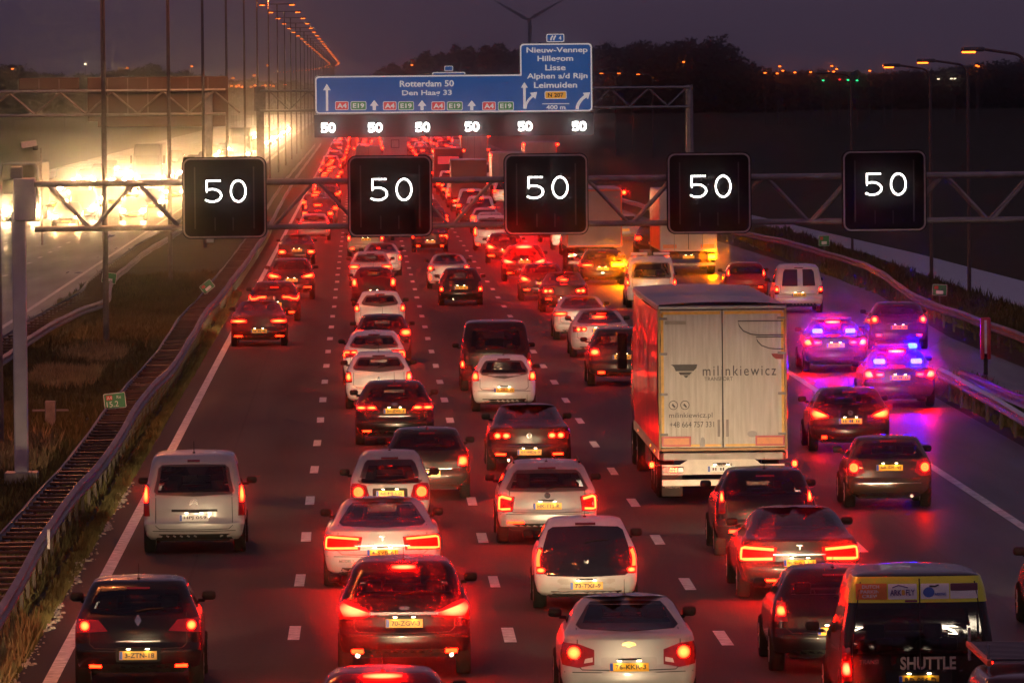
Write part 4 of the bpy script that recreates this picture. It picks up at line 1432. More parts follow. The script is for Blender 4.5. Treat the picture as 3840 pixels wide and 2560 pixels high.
for i, y in enumerate(LAMP_Y):
    x = curve_x(-8.35, y)
    k = i - 3
    if y < 200:
        lab = "tall median lamp post just short of the visible row"
    elif k < 6:
        lab = ("tall dark lamp post in the median, %s of the row" % ORD[k]) if k else "tall dark lamp post in the median, nearest and leftmost of the row"
    else:
        lab = "distant tall lamp post in the median row running towards the horizon"
    t = thing("lamp_post", lab, "lamp post", (x, y, 0), 0, "median lamp posts")
    link("pole", pole_me, t)
    link("arm", arm_me, t)
    for sx in (-1.5, 1.5):
        h = link("lamp_head", head_me, t, (sx, 0, 0))
        link("lamp_glass", bulb_me, h)
    if y < 700:
        for sx in ((-1.5, 1.5) if y < 330 else (0,)):
            ld = bpy.data.lights.new("sodium_light", 'SPOT')
            ld.energy = LAMP_POWER * (1 if y < 330 else 2)
            ld.color = (1.0, .24, .06)
            ld.spot_size = R(172)
            ld.spot_blend = .35
            ld.shadow_soft_size = .25
            link("sodium_light", ld, t, (sx, 0, 16.75))
# lit side-road lamps on the right, bent arm to the left
def side_lamp(x, y, h, label, lit=True, arm=1.6):
    t = thing("street_lamp", label, "street lamp", (x, y, 0), 0, "lamps along the right side road")
    mb = MB().tube((0, 0, 0), (0, 0, h - .55), .085, 10, .055)
    pts = [(0, 0, h - .56)] + [(-.45 * (1 - math.cos(a)), 0, h - .56 + .45 * math.sin(a)) for a in [R(15 * q) for q in range(1, 6)]] + [(-arm + .3, 0, h + .02)]
    for p, q in zip(pts[:-1], pts[1:]):
        mb.tube(p, q, .045, 8)
    mb.build("pole", mat("side_pole", (.13, .08, .07), .6, var=.2), t, smooth=True)
    hd = MB().box((-arm - .05, 0, h + .03), (.75, .26, .15), .06).build("lamp_head", M_LAMPHEAD, t, None, None, True)
    if lit:
        MB().box((-arm - .18, 0, h - .06), (.42, .20, .06), .02).build("lamp_glass", M_SODIUM, hd)
side_lamp(20.85, 230, 9.35, "street lamp with bent arm at the right picture edge, nearest of the lit ones")
side_lamp(24.0, 290, 9.2, "bent-arm street lamp beyond the ditch, second from the right edge")
side_lamp(24.6, 317, 9.1, "bent-arm street lamp beyond the ditch, third from the right edge")
side_lamp(28.4, 425, 9.0, "unlit bent-arm street lamp left of the other side road lamps", False)
for px, py, yy in ((1385, 168, 900), (1424, 168, 930), (1471, 170, 860)):
    X = (px + 28 - 828) * yy / 16870
    Z = CAM_H + (206 - .0095 * (px - 828) - py) * yy / 16870
    side_lamp(X, yy, Z, "small lit street lamp against the dark wood right of the exit panel", True, 1.5)
# ------------------------------------------------------------------ horizon: woods, far lamps
def px_world(px, py, y):
    """where a sight line meets the vertical plane at distance y (used for far scenery only)"""
    return (px - 828) * y / 16870 + .0095 * (206 - py) * y / 16870, CAM_H + (206 - .0095 * (px - 828) - py) * y / 16870

M_WOOD = mat("winter_wood", (.012, .009, .008), .95, var=.5, scale=.2, spec=.1)
def wood(name, prof, y, depth, n, seed, label):
    rg = np.random.default_rng(seed)
    pts = [px_world(a, b, y) for a, b in prof]
    xs = np.array([p[0] for p in pts]); zt = np.array([max(1.5, p[1]) for p in pts])
    x = rg.uniform(xs[0], xs[-1], n)
    yy = y + rg.uniform(0, depth, n)
    top = np.interp(x, xs, zt) * (1 + .10 * np.sin(x * .9 + seed) * np.sin(x * .37) + .05 * np.sin(x * 2.7))
    z = top * (1 - rg.uniform(0, 1, n) ** 1.7)
    s = rg.uniform(.4, 1.4, n) * (2.6 - 1.9 * z / np.maximum(top, .1))
    V = np.empty((n, 3, 3))
    for k in range(3):
        a = rg.uniform(0, 2 * np.pi, n); e = rg.uniform(-1, 1, n)
        V[:, k, 0] = x + s * np.cos(a); V[:, k, 1] = yy + s * np.sin(a) * .6; V[:, k, 2] = np.maximum(0, z + s * e)
    F = np.arange(n * 3).reshape(-1, 3)
    o = link(name, new_mesh(name, V.reshape(-1, 3).tolist(), F.tolist(), M_WOOD))
    return tag(o, label, None, None, 'stuff')
wood("far_wood", [(845, 196), (862, 176), (880, 163), (930, 148), (985, 132), (1040, 122), (1110, 114), (1190, 118), (1260, 112), (1340, 120), (1400, 116), (1460, 110), (1540, 108), (1600, 104), (1650, 100), (1690, 106), (1712, 120), (1724, 140), (1745, 160), (1800, 172)], 2300, 160, 40000, 2, "dark bare wood on the horizon behind the blue sign")
wood("far_wood", [(1740, 172), (1800, 176), (1880, 168), (1960, 172), (2040, 176), (2120, 170), (2200, 172), (2250, 158), (2300, 154), (2352, 148), (2480, 150)], 2450, 160, 26000, 5, "low dark treeline on the right horizon")
wood("far_wood", [(-160, 160), (-40, 158), (10, 156), (40, 168), (90, 178), (160, 184), (240, 170), (330, 158), (420, 176), (540, 188), (640, 194), (760, 198), (850, 198)], 2500, 160, 30000, 7, "low dark treeline on the left horizon")

t = thing("wind_turbine", "faint wind turbine in the haze behind the exit panel", "wind turbine", (83.0, 3600, 0))
MB().tube((0, 0, 0), (0, 0, 41), 1.2, 14, .65).build("tower", M_WOOD, t, smooth=True)
MB().box((0, -.5, 41.5), (2.0, 6, 2.1), .4).build("nacelle", M_WOOD, t, smooth=True)
for k in range(3):
    a_ = R(30 + 120 * k)
    d_ = Vector((math.cos(a_), 0, math.sin(a_))); n_ = Vector((-d_.z, 0, d_.x)); c_ = Vector((0, -4.0, 41.5))
    MB().loft([[c_ + d_ * q + n_ * (w * sx) + Vector((0, sy * .2, 0)) for sx, sy in ((-.3, -1), (.7, -1), (.7, 1), (-.3, 1))] for q, w in ((.4, .8), (3.4, 1.7), (11, 1.1), (20, .35))]).build("blade", M_WOOD, t)

far_glow = {}
def far_lamp(px, py, y, col, label, stren=7, r=.34, cat="street lamp"):
    x, z = px_world(px, py, y)
    k = (col, stren)
    if k not in far_glow:
        far_glow[k] = mat("far_lamp_%d" % len(far_glow), (.5, .4, .3), var=0, emit=col, emit_str=stren)
    t = thing("far_lamp", label, cat, (x, y, 0), 0, "far lights along the horizon")
    MB().tube((0, 0, 0), (0, 0, z), .09, 6, .05).build("pole", M_LAMPHEAD, t)
    hd = MB().box((0, .1, z + .12), (r * 2.2, r * 1.2, .16), .05).build("lamp_head", M_LAMPHEAD, t)
    MB().box((0, 0, z - .1), (r * 1.6, r * 1.1, r * .8), .1).build("lamp_glass", far_glow[k], hd)
ORANGE = (1.0, .15, .010); WHITE = (1.0, .80, .50); GREEN = (.02, 1.0, .30); REDL = (1.0, .02, .02)
for a, b in ((30, 158), (293, 156), (441, 152), (149, 190), (615, 150), (584, 173), (536, 179), (532, 197), (543, 198), (549, 196), (556, 199), (577, 199), (586, 196), (603, 198), (610, 196), (619, 195), (628, 197), (655, 194), (946, 149)):
    far_lamp(a, b, 1750, ORANGE, "tiny orange lamp on the left horizon")
far_lamp(197, 147, 1750, WHITE, "tiny white lamp high on the left horizon", 7)
for a, b in ((1570, 142), (1757, 167), (1785, 168), (1791, 152), (1798, 162), (1826, 166), (1862, 165), (1911, 151), (1902, 164), (1915, 164), (1922, 158), (1998, 162), (2030, 150), (2049, 153), (2248, 152), (2244, 150)):
    far_lamp(a, b, 1550, ORANGE, "tiny orange lamp on the right horizon")
for a, b in ((2186, 180), (2194, 180), (2156, 181)):
    far_lamp(a, b, 1550, WHITE, "tiny pale lamp on the right horizon", 3)
for a, b in ((1891, 184), (1948, 183), (1969, 184)):
    far_lamp(a, b, 1400, GREEN, "tiny green traffic light on the right horizon", 3, .30, "traffic light")
far_lamp(1929, 182, 1400, REDL, "tiny red traffic light between the green ones on the horizon", 3, .3, "traffic light")

# ------------------------------------------------------------------ the near traffic
BLACK = (.012, .011, .014); DARK = (.022, .021, .026); GREY = (.05, .05, .055); SILVER = (.34, .335, .34); WHITEC = (.72, .71, .70); REDC = (.22, .012, .014); BLUE = (.02, .022, .04); LILAC = (.36, .33, .35); BROWN = (.05, .035, .03)
B, BR = TAIL_RUN, TAIL_BRAKE
CARS = [
 # ---- leftmost lane
 dict(name="compact_suv", label="black compact SUV in the leftmost lane at the bottom edge, plate 3-ZTN-18", kind='suv', L=4.1, W=1.76, H=1.56, col=BLACK, ckey='black', x=-3.15, y=101.3,
      tail=T_disc(.93, -.14, .062, B * 1.3, .15, .10, .32), reflect=[(-.28, .38, .17, .035, 4)], plate="3-ZTN-18", pz=.53, badge=(1.0, 'diamond'), strips=[(-.30, .30, .72, .02, M_CHROME)], recess=(.62, .2)),
 dict(name="family_van", label="silver high-roofed family van with dark rear window, plate HPJ 059", cat="van", kind='mpv', L=4.38, W=1.80, H=1.82, col=SILVER, ckey='silver', x=-3.06, y=131.4,
      tail=T_vert(.70, 1.26, -.105, .07, B * 1.1, .42, 1.0), plate="HPJ 059", pz=.67, plate_mat=M_PLATEW, badge=(.99, 'chevron'), strips=[(-.40, .42, .80, .045, M_BLACK)], win=(.605, .885), winw=.82, wincurve=.05, seamz=.47, high=(1.67, .22, .03, 0)),
 dict(name="black_saloon", label="black saloon with wide bar tail lights, third vehicle up the left lane", kind='sedan', L=4.7, W=1.80, H=1.46, col=BLACK, ckey='black', x=-3.37, y=237.9,
      tail=T_bar(.84, -.50, .03, .085, B * 1.2), reflect=[(-.22, .36, .26, .03, 4)], plate="KN-418-P", pz=.52),
 dict(name="dark_hatchback", label="dark hatchback with curved bracket tail lights behind the black saloon's nose", kind='hatch', L=4.35, W=1.81, H=1.45, col=DARK, ckey='dark', x=-3.17, y=263.3,
      tail=dict(lens=[(-.60, .78), (.03, .74), (.07, .98), (-.6, .95)], lit=[('strip', ([(-.60, .90), (-.36, .89), (-.26, .84), (-.08, .83), (-.01, .90), (0, .95)], .055), B * 1.4)]), reflect=[(-.28, .36, .2, .05, 4)], plate="NT-208-K", pz=.64, badge=(.86, 'diamond')),
 dict(name="dark_suv", label="tall dark SUV with slanting tail lights, upper part of the left lane", kind='suv', L=4.5, W=1.83, H=1.65, col=DARK, ckey='dark', x=-2.82, y=290.4,
      tail=T_wedge(.98, -.56, .02, .22, B * 1.3), reflect=[(-.25, .52, .3, .035, 4)], plate="PX-553-R", pz=.80),
 dict(name="dark_saloon", label="dark saloon with square red lights high up the left lane", kind='sedan', L=4.4, W=1.74, H=1.42, col=DARK, ckey='dark', x=-3.12, y=349,
      tail=T_bar(.63, -.34, .0, .15, B, .10), plate="14-XB-RK", pz=.70),
 dict(name="silver_hatchback", label="silver car with braking lights just under the leftmost speed board", kind='hatch', L=4.2, W=1.78, H=1.50, col=SILVER, ckey='silver', x=-2.63, y=405,
      tail=T_vert(.66, .98, -.26, .02, BR, .05, 1.0), plate="26-KD-ZL", pz=.80),
 # ---- second lane
 dict(name="red_roofed_car", label="car cut off by the bottom edge, only its red-lit roof showing", kind='hatch', L=4.2, W=1.78, H=1.47, col=REDC, ckey='dark red', x=.19, y=85.7,
      tail=T_disc(.9, -.2, .08, BR), high=(1.405, .46, .035, BR * 1.6), plate="52-LT-GX", pz=.7),
 dict(name="people_carrier", label="dark people carrier braking with glaring lights, plate 70-ZGV-3", kind='suv', L=4.75, W=1.86, H=1.66, col=(.018, .010, .012), ckey='dark plum', x=.54, y=103.2,
      tail=T_wedge(.98, -.52, .03, .26, BR * 1.3), high=(1.555, .34, .045, BR * 1.8), reflect=[(-.26, .40, .17, .05, 5)], plate="70-ZGV-3", pz=.79, strips=[(-.56, .56, .925, .04, M_CHROME)], badge=(1.0, 'oval'), exhaust=[-.66, .66], win=(.70, .895)),
 dict(name="silver_liftback", label="silver low electric liftback with C-shaped tail lights, plate 4-SVB-61", kind='liftback', L=4.95, W=1.95, H=1.44, col=LILAC, ckey='lilac silver', x=.29, y=122.0,
      tail=T_c(.77, -.58, -.03, .20, BR * .9, .035), plate="4-SVB-61", pz=.60, strips=[(-.46, .46, .72, .022, M_CHROME)], badge=(.85, 'T'), antenna=False, wiper=False, letters_on=[(-.6, .47, .26, "MODEL S", M_CHROME)]),
 dict(name="small_hatchback", label="tiny pale city car with round ring tail lights, plate 66-HJ-LG", kind='hatch', L=3.5, W=1.50, H=1.49, col=SILVER, ckey='silver', x=.48, y=138.2,
      tail=T_ring(.72, -.15, .105, B * 1.2), plate="66-HJ-LG", pz=.69, recess=(.66, .19), win=(.60, .88), winw=.84, wheel=.28),
 dict(name="old_hatchback", label="dark older hatchback half hidden behind the tiny city car", kind='hatch', L=4.15, W=1.72, H=1.45, col=(.035, .03, .028), ckey='dark brown', x=1.27, y=148,
      tail=T_vert(.68, .92, -.26, .0, B * 1.1, .1, .95), plate="38-NF-ZP", pz=.55, strips=[(-.5, .5, .64, .015, M_CHROME)]),
 dict(name="dark_estate", label="dark car with long split bar tail lights, plate 31-ZVB-3", kind='hatch', L=4.5, W=1.82, H=1.50, col=BLACK, ckey='black', x=.72, y=170.8,
      tail=dict(lens=[(-.54, .83), (.05, .82), (.07, .99), (-.4, .99)], lit=[('poly', [(-.50, .87), (-.26, .86), (-.26, .93), (-.44, .93)], B * 1.4), ('poly', [(-.24, .86), (0, .87), (0, .93), (-.24, .93)], B * 1.4)]), reflect=[(-.25, .36, .2, .035, 4)], plate="31-ZVB-3", pz=.82, strips=[(-.36, .36, .70, .022, M_CHROME)], badge=(.98, 'oval')),
 dict(name="white_hatchback", label="white hatchback behind the dark car with the long split lights", kind='hatch', L=4.05, W=1.72, H=1.50, col=WHITEC, ckey='white', x=.40, y=190.1,
      tail=T_vert(.72, .98, -.16, .04, B * 1.2, .2, 1.0), plate="91-LK-NT", pz=.55, badge=(.80, 'diamond'), wincurve=.09),
 dict(name="white_hatchback", label="white hatchback with hooked tail lights and dark roof aerial, middle of second lane", kind='hatch', L=4.1, W=1.75, H=1.52, col=WHITEC, ckey='white', x=.31, y=206.1,
      tail=T_two(.90, -.42, .0, B * 1.4), plate="RJ-094-X", pz=.52, badge=(.85, 'chevron'), wincurve=.07),
 dict(name="dark_hatchback", label="dark car between two white hatchbacks in the second lane", kind='hatch', L=4.1, W=1.71, H=1.48, col=(.03, .026, .04), ckey='dusk blue', x=.60, y=222.5,
      tail=T_bar(.93, -.30, .02, .16, B * 1.3, .10), plate="07-GS-BV", pz=.5),
 dict(name="white_hatchback", label="white hatchback with oval rear window and pear-shaped lights, second lane", kind='hatch', L=4.0, W=1.70, H=1.48, col=WHITEC, ckey='white', x=.58, y=248.1,
      tail=T_vert(.80, 1.06, -.16, .05, B * 1.3, .1, .8), plate="SB-771-L", pz=.60, wincurve=.10, winw=.80),
 dict(name="black_hatchback", label="small black car with upright square tail lights, second lane", kind='hatch', L=4.05, W=1.68, H=1.52, col=BLACK, ckey='black', x=.43, y=280.5,
      tail=T_vert(.78, 1.08, -.20, .03, B * 1.4, .1, 1.0), plate="12-PTR-6", pz=.56),
 dict(name="silver_hatchback", label="silver hatchback with broad lights ahead of the small black car", kind='hatch', L=4.2, W=1.78, H=1.50, col=SILVER, ckey='silver', x=.35, y=308.4,
      tail=T_bar(.86, -.40, .03, .12, B * 1.4, .10), plate="60-RS-HT", pz=.6),
 dict(name="dark_saloon", label="dark-roofed saloon showing right tail light beside the silver hatchback", kind='sedan', L=4.5, W=1.78, H=1.47, col=LILAC, ckey='lilac silver', x=.85, y=326,
      tail=T_vert(.72, .96, -.14, .04, B * 1.2, .1, 1.0), plate="HG-730-D", pz=.6),
 dict(name="yellow_car", label="beige estate half hidden below the second speed board", kind='mpv', L=4.4, W=1.80, H=1.62, col=(.30, .25, .17), ckey='beige', x=.17, y=364.8,
      tail=T_vert(.80, 1.08, -.16, .03, B * 1.2, .1, .9), reflect=[(-.25, .42, .18, .06, 4)], plate="85-TB-NL", pz=.86),
 # ---- third lane
 dict(name="silver_saloon", label="silver saloon with round tail lights at the bottom, plate 76-KKR-3", kind='sedan', L=4.6, W=1.80, H=1.49, col=SILVER, ckey='silver', x=3.48, y=97.0,
      tail=dict(lens=[(-.44, .66), (-.22, .62), (.02, .66), (.08, .80), (.02, .96), (-.22, .94), (-.44, .86)], lit=[('disc', ((-.17, .82), .085, .085), B * 1.2)], clear=[[(-.42, .70), (-.30, .68), (-.32, .74), (-.42, .76)]]),
      plate="76-KKR-3", pz=.63, recess=(.74, .24), recess_mat=paint((.30, .29, .29), 'shade silver'), badge=(.93, 'bowtie'), win=(.742, .945)),
 dict(name="white_city_car", label="white city car with black glass tailgate, plate 73-TXF-9", kind='hatch', L=3.55, W=1.64, H=1.48, col=WHITEC, ckey='white', x=3.50, y=116.1,
      tail=dict(lens=[(-.185, .60), (.0, .60), (-.01, 1.0), (-.12, 1.02), (-.185, .84)], lit=[('poly', [(-.16, .62), (-.02, .62), (-.02, .70), (-.16, .70)], B * 1.3), ('strip', ([(-.05, .72), (-.045, .82), (-.055, .90), (-.09, .98)], .06), B * 1.3)]),
      winpoly=[(-.62, .575), (0, .56), (.62, .575), (.70, .63), (.685, 1.0), (.60, 1.27), (.52, 1.32), (0, 1.34), (-.52, 1.32), (-.60, 1.27), (-.685, 1.0), (-.70, .63)],
      plate="73-TXF-9", pz=.42, recess=(.92, .20), recess_mat=paint((.60, .57, .54), 'shade white'), badge=(.80, 'disc'), seam=False, valance=.08, wheel=.29),
 dict(name="silver_estate", label="silver estate car with roof rails and C-shaped lights, plate HK-112-R", kind='suv', L=4.66, W=1.81, H=1.50, col=SILVER, ckey='silver', x=3.32, y=133.2,
      tail=T_c(.76, -.25, -.02, .24, BR * .8, .045), reflect=[(-.32, .42, .30, .035, 4)], plate="HK-112-R", pz=.71, badge=(.90, 'disc'), rails=True, win=(.66, .90)),
 dict(name="dark_coupe", label="dark coupe with pairs of round tail lights in the third lane, plate 01-HDJ-3", kind='liftback', L=4.6, W=1.81, H=1.42, col=DARK, ckey='dark', x=3.57, y=158.5,
      tail=T_double(.80, -.22, B * 1.6, .06, .19), reflect=[(-.28, .40, .22, .035, 5)], plate="01-HDJ-3", pz=.44, badge=(.80, 'disc'), strips=[(-.5, .5, .58, .018, M_CHROME)], exhaust=[-.45]),
 dict(name="white_hatchback", label="white small hatchback in front of the black van, plate 7-ZBZ-91", kind='hatch', L=3.45, W=1.62, H=1.47, col=WHITEC, ckey='white', x=3.60, y=187.8,
      tail=T_vert(.82, 1.06, -.17, .06, B * 1.3, .1, .9), plate="7-ZBZ-91", pz=.58, winw=.84, wincurve=.16, win=(.70, .90), wheel=.29),
 dict(name="black_van", label="black van with one huge dark rear window in the third lane", cat="van", kind='van', L=4.9, W=1.90, H=1.94, col=BLACK, ckey='black', x=3.63, y=200.8,
      tail=T_vert(.66, 1.05, -.10, .06, B * 1.4, .05, .55), plate="8-VKL-44", pz=.55, win=(.56, .90), winw=.86, antenna=False),
 dict(name="black_hatchback", label="black hatchback with domed rear window alone in the third lane", kind='hatch', L=4.0, W=1.66, H=1.45, col=BLACK, ckey='black', x=3.76, y=280.5,
      tail=T_vert(.56, .92, -.17, .04, B * 1.2, .05, .5), plate="23-ZPH-5", pz=.70, winw=.80, win=(.70, .915), exhaust=[-.3]),
 dict(name="silver_saloon", label="silver saloon half hidden beyond the domed black hatchback", kind='sedan', L=4.5, W=1.76, H=1.44, col=SILVER, ckey='silver', x=3.57, y=303.9,
      tail=T_disc(.88, -.12, .085, B * 1.3), reflect=[(-.1, .50, .05, .18, 4)], plate="55-KS-LM", pz=.5),
 dict(name="dark_saloon", label="dark saloon with L-shaped lights under the second speed board's right corner", kind='sedan', L=4.7, W=1.80, H=1.45, col=DARK, ckey='dark', x=3.45, y=373.1,
      tail=T_two(.82, -.42, .0, B * 1.6), reflect=[(-.28, .34, .14, .06, 4)], plate="ZF-608-N", pz=.55),
 # ---- fourth lane
 dict(name="black_hatchback", label="black car squeezed left of the yellow-topped shuttle van", kind='hatch', L=4.3, W=1.80, H=1.49, col=BLACK, ckey='black', x=6.62, y=103.1,
      tail=T_vert(.76, 1.02, -.22, -.03, B * 1.4, .3, .9), plate="KZ-311-V", pz=.62),
 dict(name="dark_liftback", label="dark low electric liftback with C-shaped lights, plate KS-612-J", kind='liftback', L=4.95, W=1.95, H=1.43, col=(.03, .026, .03), ckey='graphite', x=7.01, y=118.2,
      tail=T_c(.76, -.56, -.03, .20, BR, .045), reflect=[(-.55, .33, .36, .035, 7)], plate="KS-612-J", pz=.60, strips=[(-.42, .42, .74, .022, M_CHROME)], badge=(.86, 'T'), antenna=False, wiper=False),
 dict(name="dark_suv", label="dark tall car with small upright lights right behind the lorry trailer", kind='suv', L=4.4, W=1.78, H=1.56, col=BLACK, ckey='black', x=7.06, y=128.8,
      tail=T_vert(.80, 1.22, -.17, -.04, B * 1.5, .45, .9), reflect=[(-.32, .48, .18, .05, 4)], plate="97-DB-KT", pz=.55, winw=.84, beamw=.5, beamt=0, beams=36),
 dict(name="dark_suv", label="dark SUV half hidden by the lorry trailer's red side", kind='suv', L=4.6, W=1.86, H=1.62, col=GREY, ckey='grey', x=7.18, y=203.5,
      tail=T_vert(.86, 1.08, -.32, -.02, B * 1.5, .1, .9), reflect=[(-.35, .40, .18, .06, 3)], plate="TD-942-H", pz=.82),
 dict(name="silver_saloon", label="silver saloon left of the lorry trailer with a dark SUV right behind it", kind='sedan', L=4.6, W=1.80, H=1.44, col=LILAC, ckey='lilac silver', x=7.28, y=225.3,
      tail=T_double(.88, -.24, B * 1.3, .055, .17), high=(1.22, .4, .04, 5), plate="48-SF-JR", pz=.84, antenna=False),
 dict(name="silver_saloon", label="silver saloon with blue-grey roof, farther of the two beside the trailer", kind='sedan', L=4.6, W=1.80, H=1.43, col=LILAC, ckey='lilac silver', x=7.18, y=241,
      tail=T_bar(.88, -.42, .0, .08, B * 1.3), plate="GT-116-S", pz=.75, antenna=False),
 dict(name="dark_saloon", label="dark saloon with twin round lights in the fourth lane behind the indicator car", kind='sedan', L=4.6, W=1.78, H=1.45, col=DARK, ckey='dark', x=7.46, y=271.1,
      tail=T_double(.80, -.20, B * 1.6, .065, .17), high=(1.18, .3, .05, 3), plate="XH-355-B", pz=.46, reflect=[(-.3, .5, .2, .03, 3)]),
 dict(name="dark_hatchback", label="dark hatchback partly behind the twin-light saloon, pale bumper showing", kind='hatch', L=4.3, W=1.78, H=1.46, col=DARK, ckey='dark', x=7.0, y=285.7,
      tail=T_wedge(.88, -.45, -.02, .24, B * 1.4), reflect=[(-.28, .46, .22, .04, 4)], plate="81-GDX-2", pz=.74, strips=[(-.35, .35, .34, .08, M_CHROME)]),
 dict(name="braking_hatchback", label="dark car with a bright high brake light under the third speed board", kind='suv', L=4.4, W=1.84, H=1.58, col=(.03, .012, .016), ckey='plum', x=6.94, y=314.3,
      tail=T_wedge(.90, -.56, .02, .26, BR), high=(1.49, .7, .11, BR * 1.6), reflect=[(-.28, .40, .2, .04, 4)], plate="TX-480-Z", pz=.88),
 dict(name="dark_hatchback", label="dark hatchback left of the car with the bright high brake light", kind='hatch', L=4.3, W=1.78, H=1.48, col=DARK, ckey='dark', x=6.75, y=346.4,
      tail=T_wedge(.84, -.48, .0, .28, B * 1.5), reflect=[(-.22, .42, .3, .06, 5)], plate="45-JN-TH", pz=.62),
 dict(name="white_van", label="white small van half behind the third speed board", cat="van", kind='mpv', L=4.3, W=1.80, H=1.84, col=WHITEC, ckey='white', x=6.62, y=374.7,
      tail=T_vert(.75, 1.25, -.14, .04, B * 1.3, .1, 1.0), plate="V-917-KF", pz=.68, reflect=[(-.2, .36, .14, .06, 4)]),
 # ---- fifth lane and beyond
 dict(name="indicating_car", label="dark car with blazing amber right indicator behind the box lorry", kind='hatch', L=4.5, W=1.86, H=1.50, col=(.03, .02, .016), ckey='dark brown2', x=10.06, y=307.5,
      tail=[T_bar(.86, -.52, -.06, .07, B * 1.4, .09), dict(lens=[(-.55, .78), (.05, .78), (.07, .98), (-.5, .97)], lit=[('poly', [(-.54, .82), (0, .82), (.02, .93), (-.50, .93)], 220.0, 'amber')])], plate="JP-237-T", pz=.70, badge=(.54, 'oval')),
 dict(name="white_service_van", label="white van with a pale roof light bar, just above the lorry trailer roof", cat="van", kind='van', L=4.9, W=1.84, H=1.94, col=WHITEC, ckey='white', x=10.84, y=275.3,
      tail=T_vert(.82, 1.28, -.10, .06, B * 1.5, .15, .55), plate="", win=(.58, .88), winw=.84, antenna=False),
 dict(name="red_hatchback", label="red hatchback with high-set lights in the slip lane by the white van", kind='hatch', L=4.1, W=1.70, H=1.50, col=(.30, .015, .012), ckey='red', x=14.81, y=283,
      tail=T_vert(.95, 1.35, -.22, -.10, B * 1.4, .1, .6), plate="64-RV-PK", pz=.44, reflect=[(-.3, .55, .14, .03, 4)]),
 dict(name="white_panel_van", label="white small panel van with two rear door windows in the slip lane", cat="van", kind='mpv', L=4.4, W=1.76, H=1.80, col=(.66, .60, .58), ckey='warm white', x=15.9, y=267.2,
      tail=T_vert(.70, 1.0, -.16, .02, B * 1.3, .35, .9), plate="V-402-BL", pz=.68,
      winpoly=[[(-.62, 1.0), (-.05, 1.0), (-.05, 1.60), (-.5, 1.60), (-.56, 1.5)], [(.14, 1.0), (.60, 1.0), (.55, 1.5), (.48, 1.60), (.14, 1.60)]], wiper=False),
 dict(name="grey_hatchback", label="dark grey hatchback on the merging slip road behind the police cars", kind='hatch', L=4.2, W=1.84, H=1.50, col=GREY, ckey='grey', x=16.75, y=229,
      tail=T_disc(.96, -.16, .085, B * 1.5), plate="RT-518-G", pz=.72, strips=[(-.40, .40, .84, .02, M_CHROME)], reflect=[(-.28, .48, .14, .05, 3)]),
 dict(name="dark_hatchback", label="dark hatchback with fan-shaped lights left of the police car, fifth lane", kind='hatch', L=4.3, W=1.80, H=1.46, col=(.035, .016, .016), ckey='dark red brown', x=10.99, y=165.5,
      tail=T_wedge(.88, -.48, .02, .24, B * 1.5), plate="JX-093-P", pz=.72, badge=(.90, 'disc'), reflect=[(-.3, .36, .12, .06, 2)]),
 dict(name="small_retro_car", label="dark brown small retro hatchback with a blue-lit roof, plate 68-SX-VJ", kind='hatch', L=3.7, W=1.68, H=1.42, col=(.05, .036, .026), ckey='dark umber', x=10.27, y=143.2,
      tail=T_ring(.82, -.14, .085, B * 1.4), plate="68-SX-VJ", pz=.82, strips=[(-.62, .62, .52, .022, M_CHROME)], exhaust=[.42], win=(.71, .905)),
 dict(name="dark_car", label="dark car cut by the right picture edge, showing its wing mirror", kind='hatch', L=4.4, W=1.82, H=1.50, col=(.06, .045, .03), ckey='bronze', x=10.96, y=109.4,
      tail=T_disc(.9, -.16, .07, B * 1.2), plate="19-GK-SL", pz=.6),
 # ---- unseen cars, added so their headlights light the bottom of the picture
 dict(name="following_car", label="hatchback in the left lane just below the picture edge", kind='hatch', L=4.2, W=1.76, H=1.46, col=SILVER, ckey='silver', x=-2.9, y=79.0, tail=T_disc(.9), plate="22-LB-SX", pz=.6),
 dict(name="following_car", label="saloon in the third lane just below the picture edge", kind='sedan', L=4.5, W=1.78, H=1.44, col=DARK, ckey='dark', x=3.6, y=79.0, tail=T_disc(.9), plate="77-ZK-TP", pz=.6),
 dict(name="following_car", label="hatchback in the fifth lane just below the picture edge", kind='hatch', L=4.2, W=1.76, H=1.46, col=SILVER, ckey='silver', x=10.6, y=88.0, tail=T_disc(.9), plate="35-HF-RB", pz=.6),
]
BUILT = {}
for sp_ in CARS:
    r_, s_ = make_car(sp_)
    BUILT[sp_['label']] = (r_, s_)

# light bar on the white service van
r_, s_ = BUILT["white van with a pale roof light bar, just above the lorry trailer roof"]
for sx in (-.42, .42):
    MB().box((sx, .9, 2.03), (.62, .3, .10), .03).build("roof_light_bar", mat("bar_pale", (.75, .72, .72), .3), r_)
MB().tube((-.3, 1.6, 1.92), (-.3, 1.6, 2.12), .07, 12).build("roof_beacon", mat("beacon_red", (.4, .04, .05), .2), r_)
# blue sparkle on the retro car's roof: the police lights ahead reflect in it

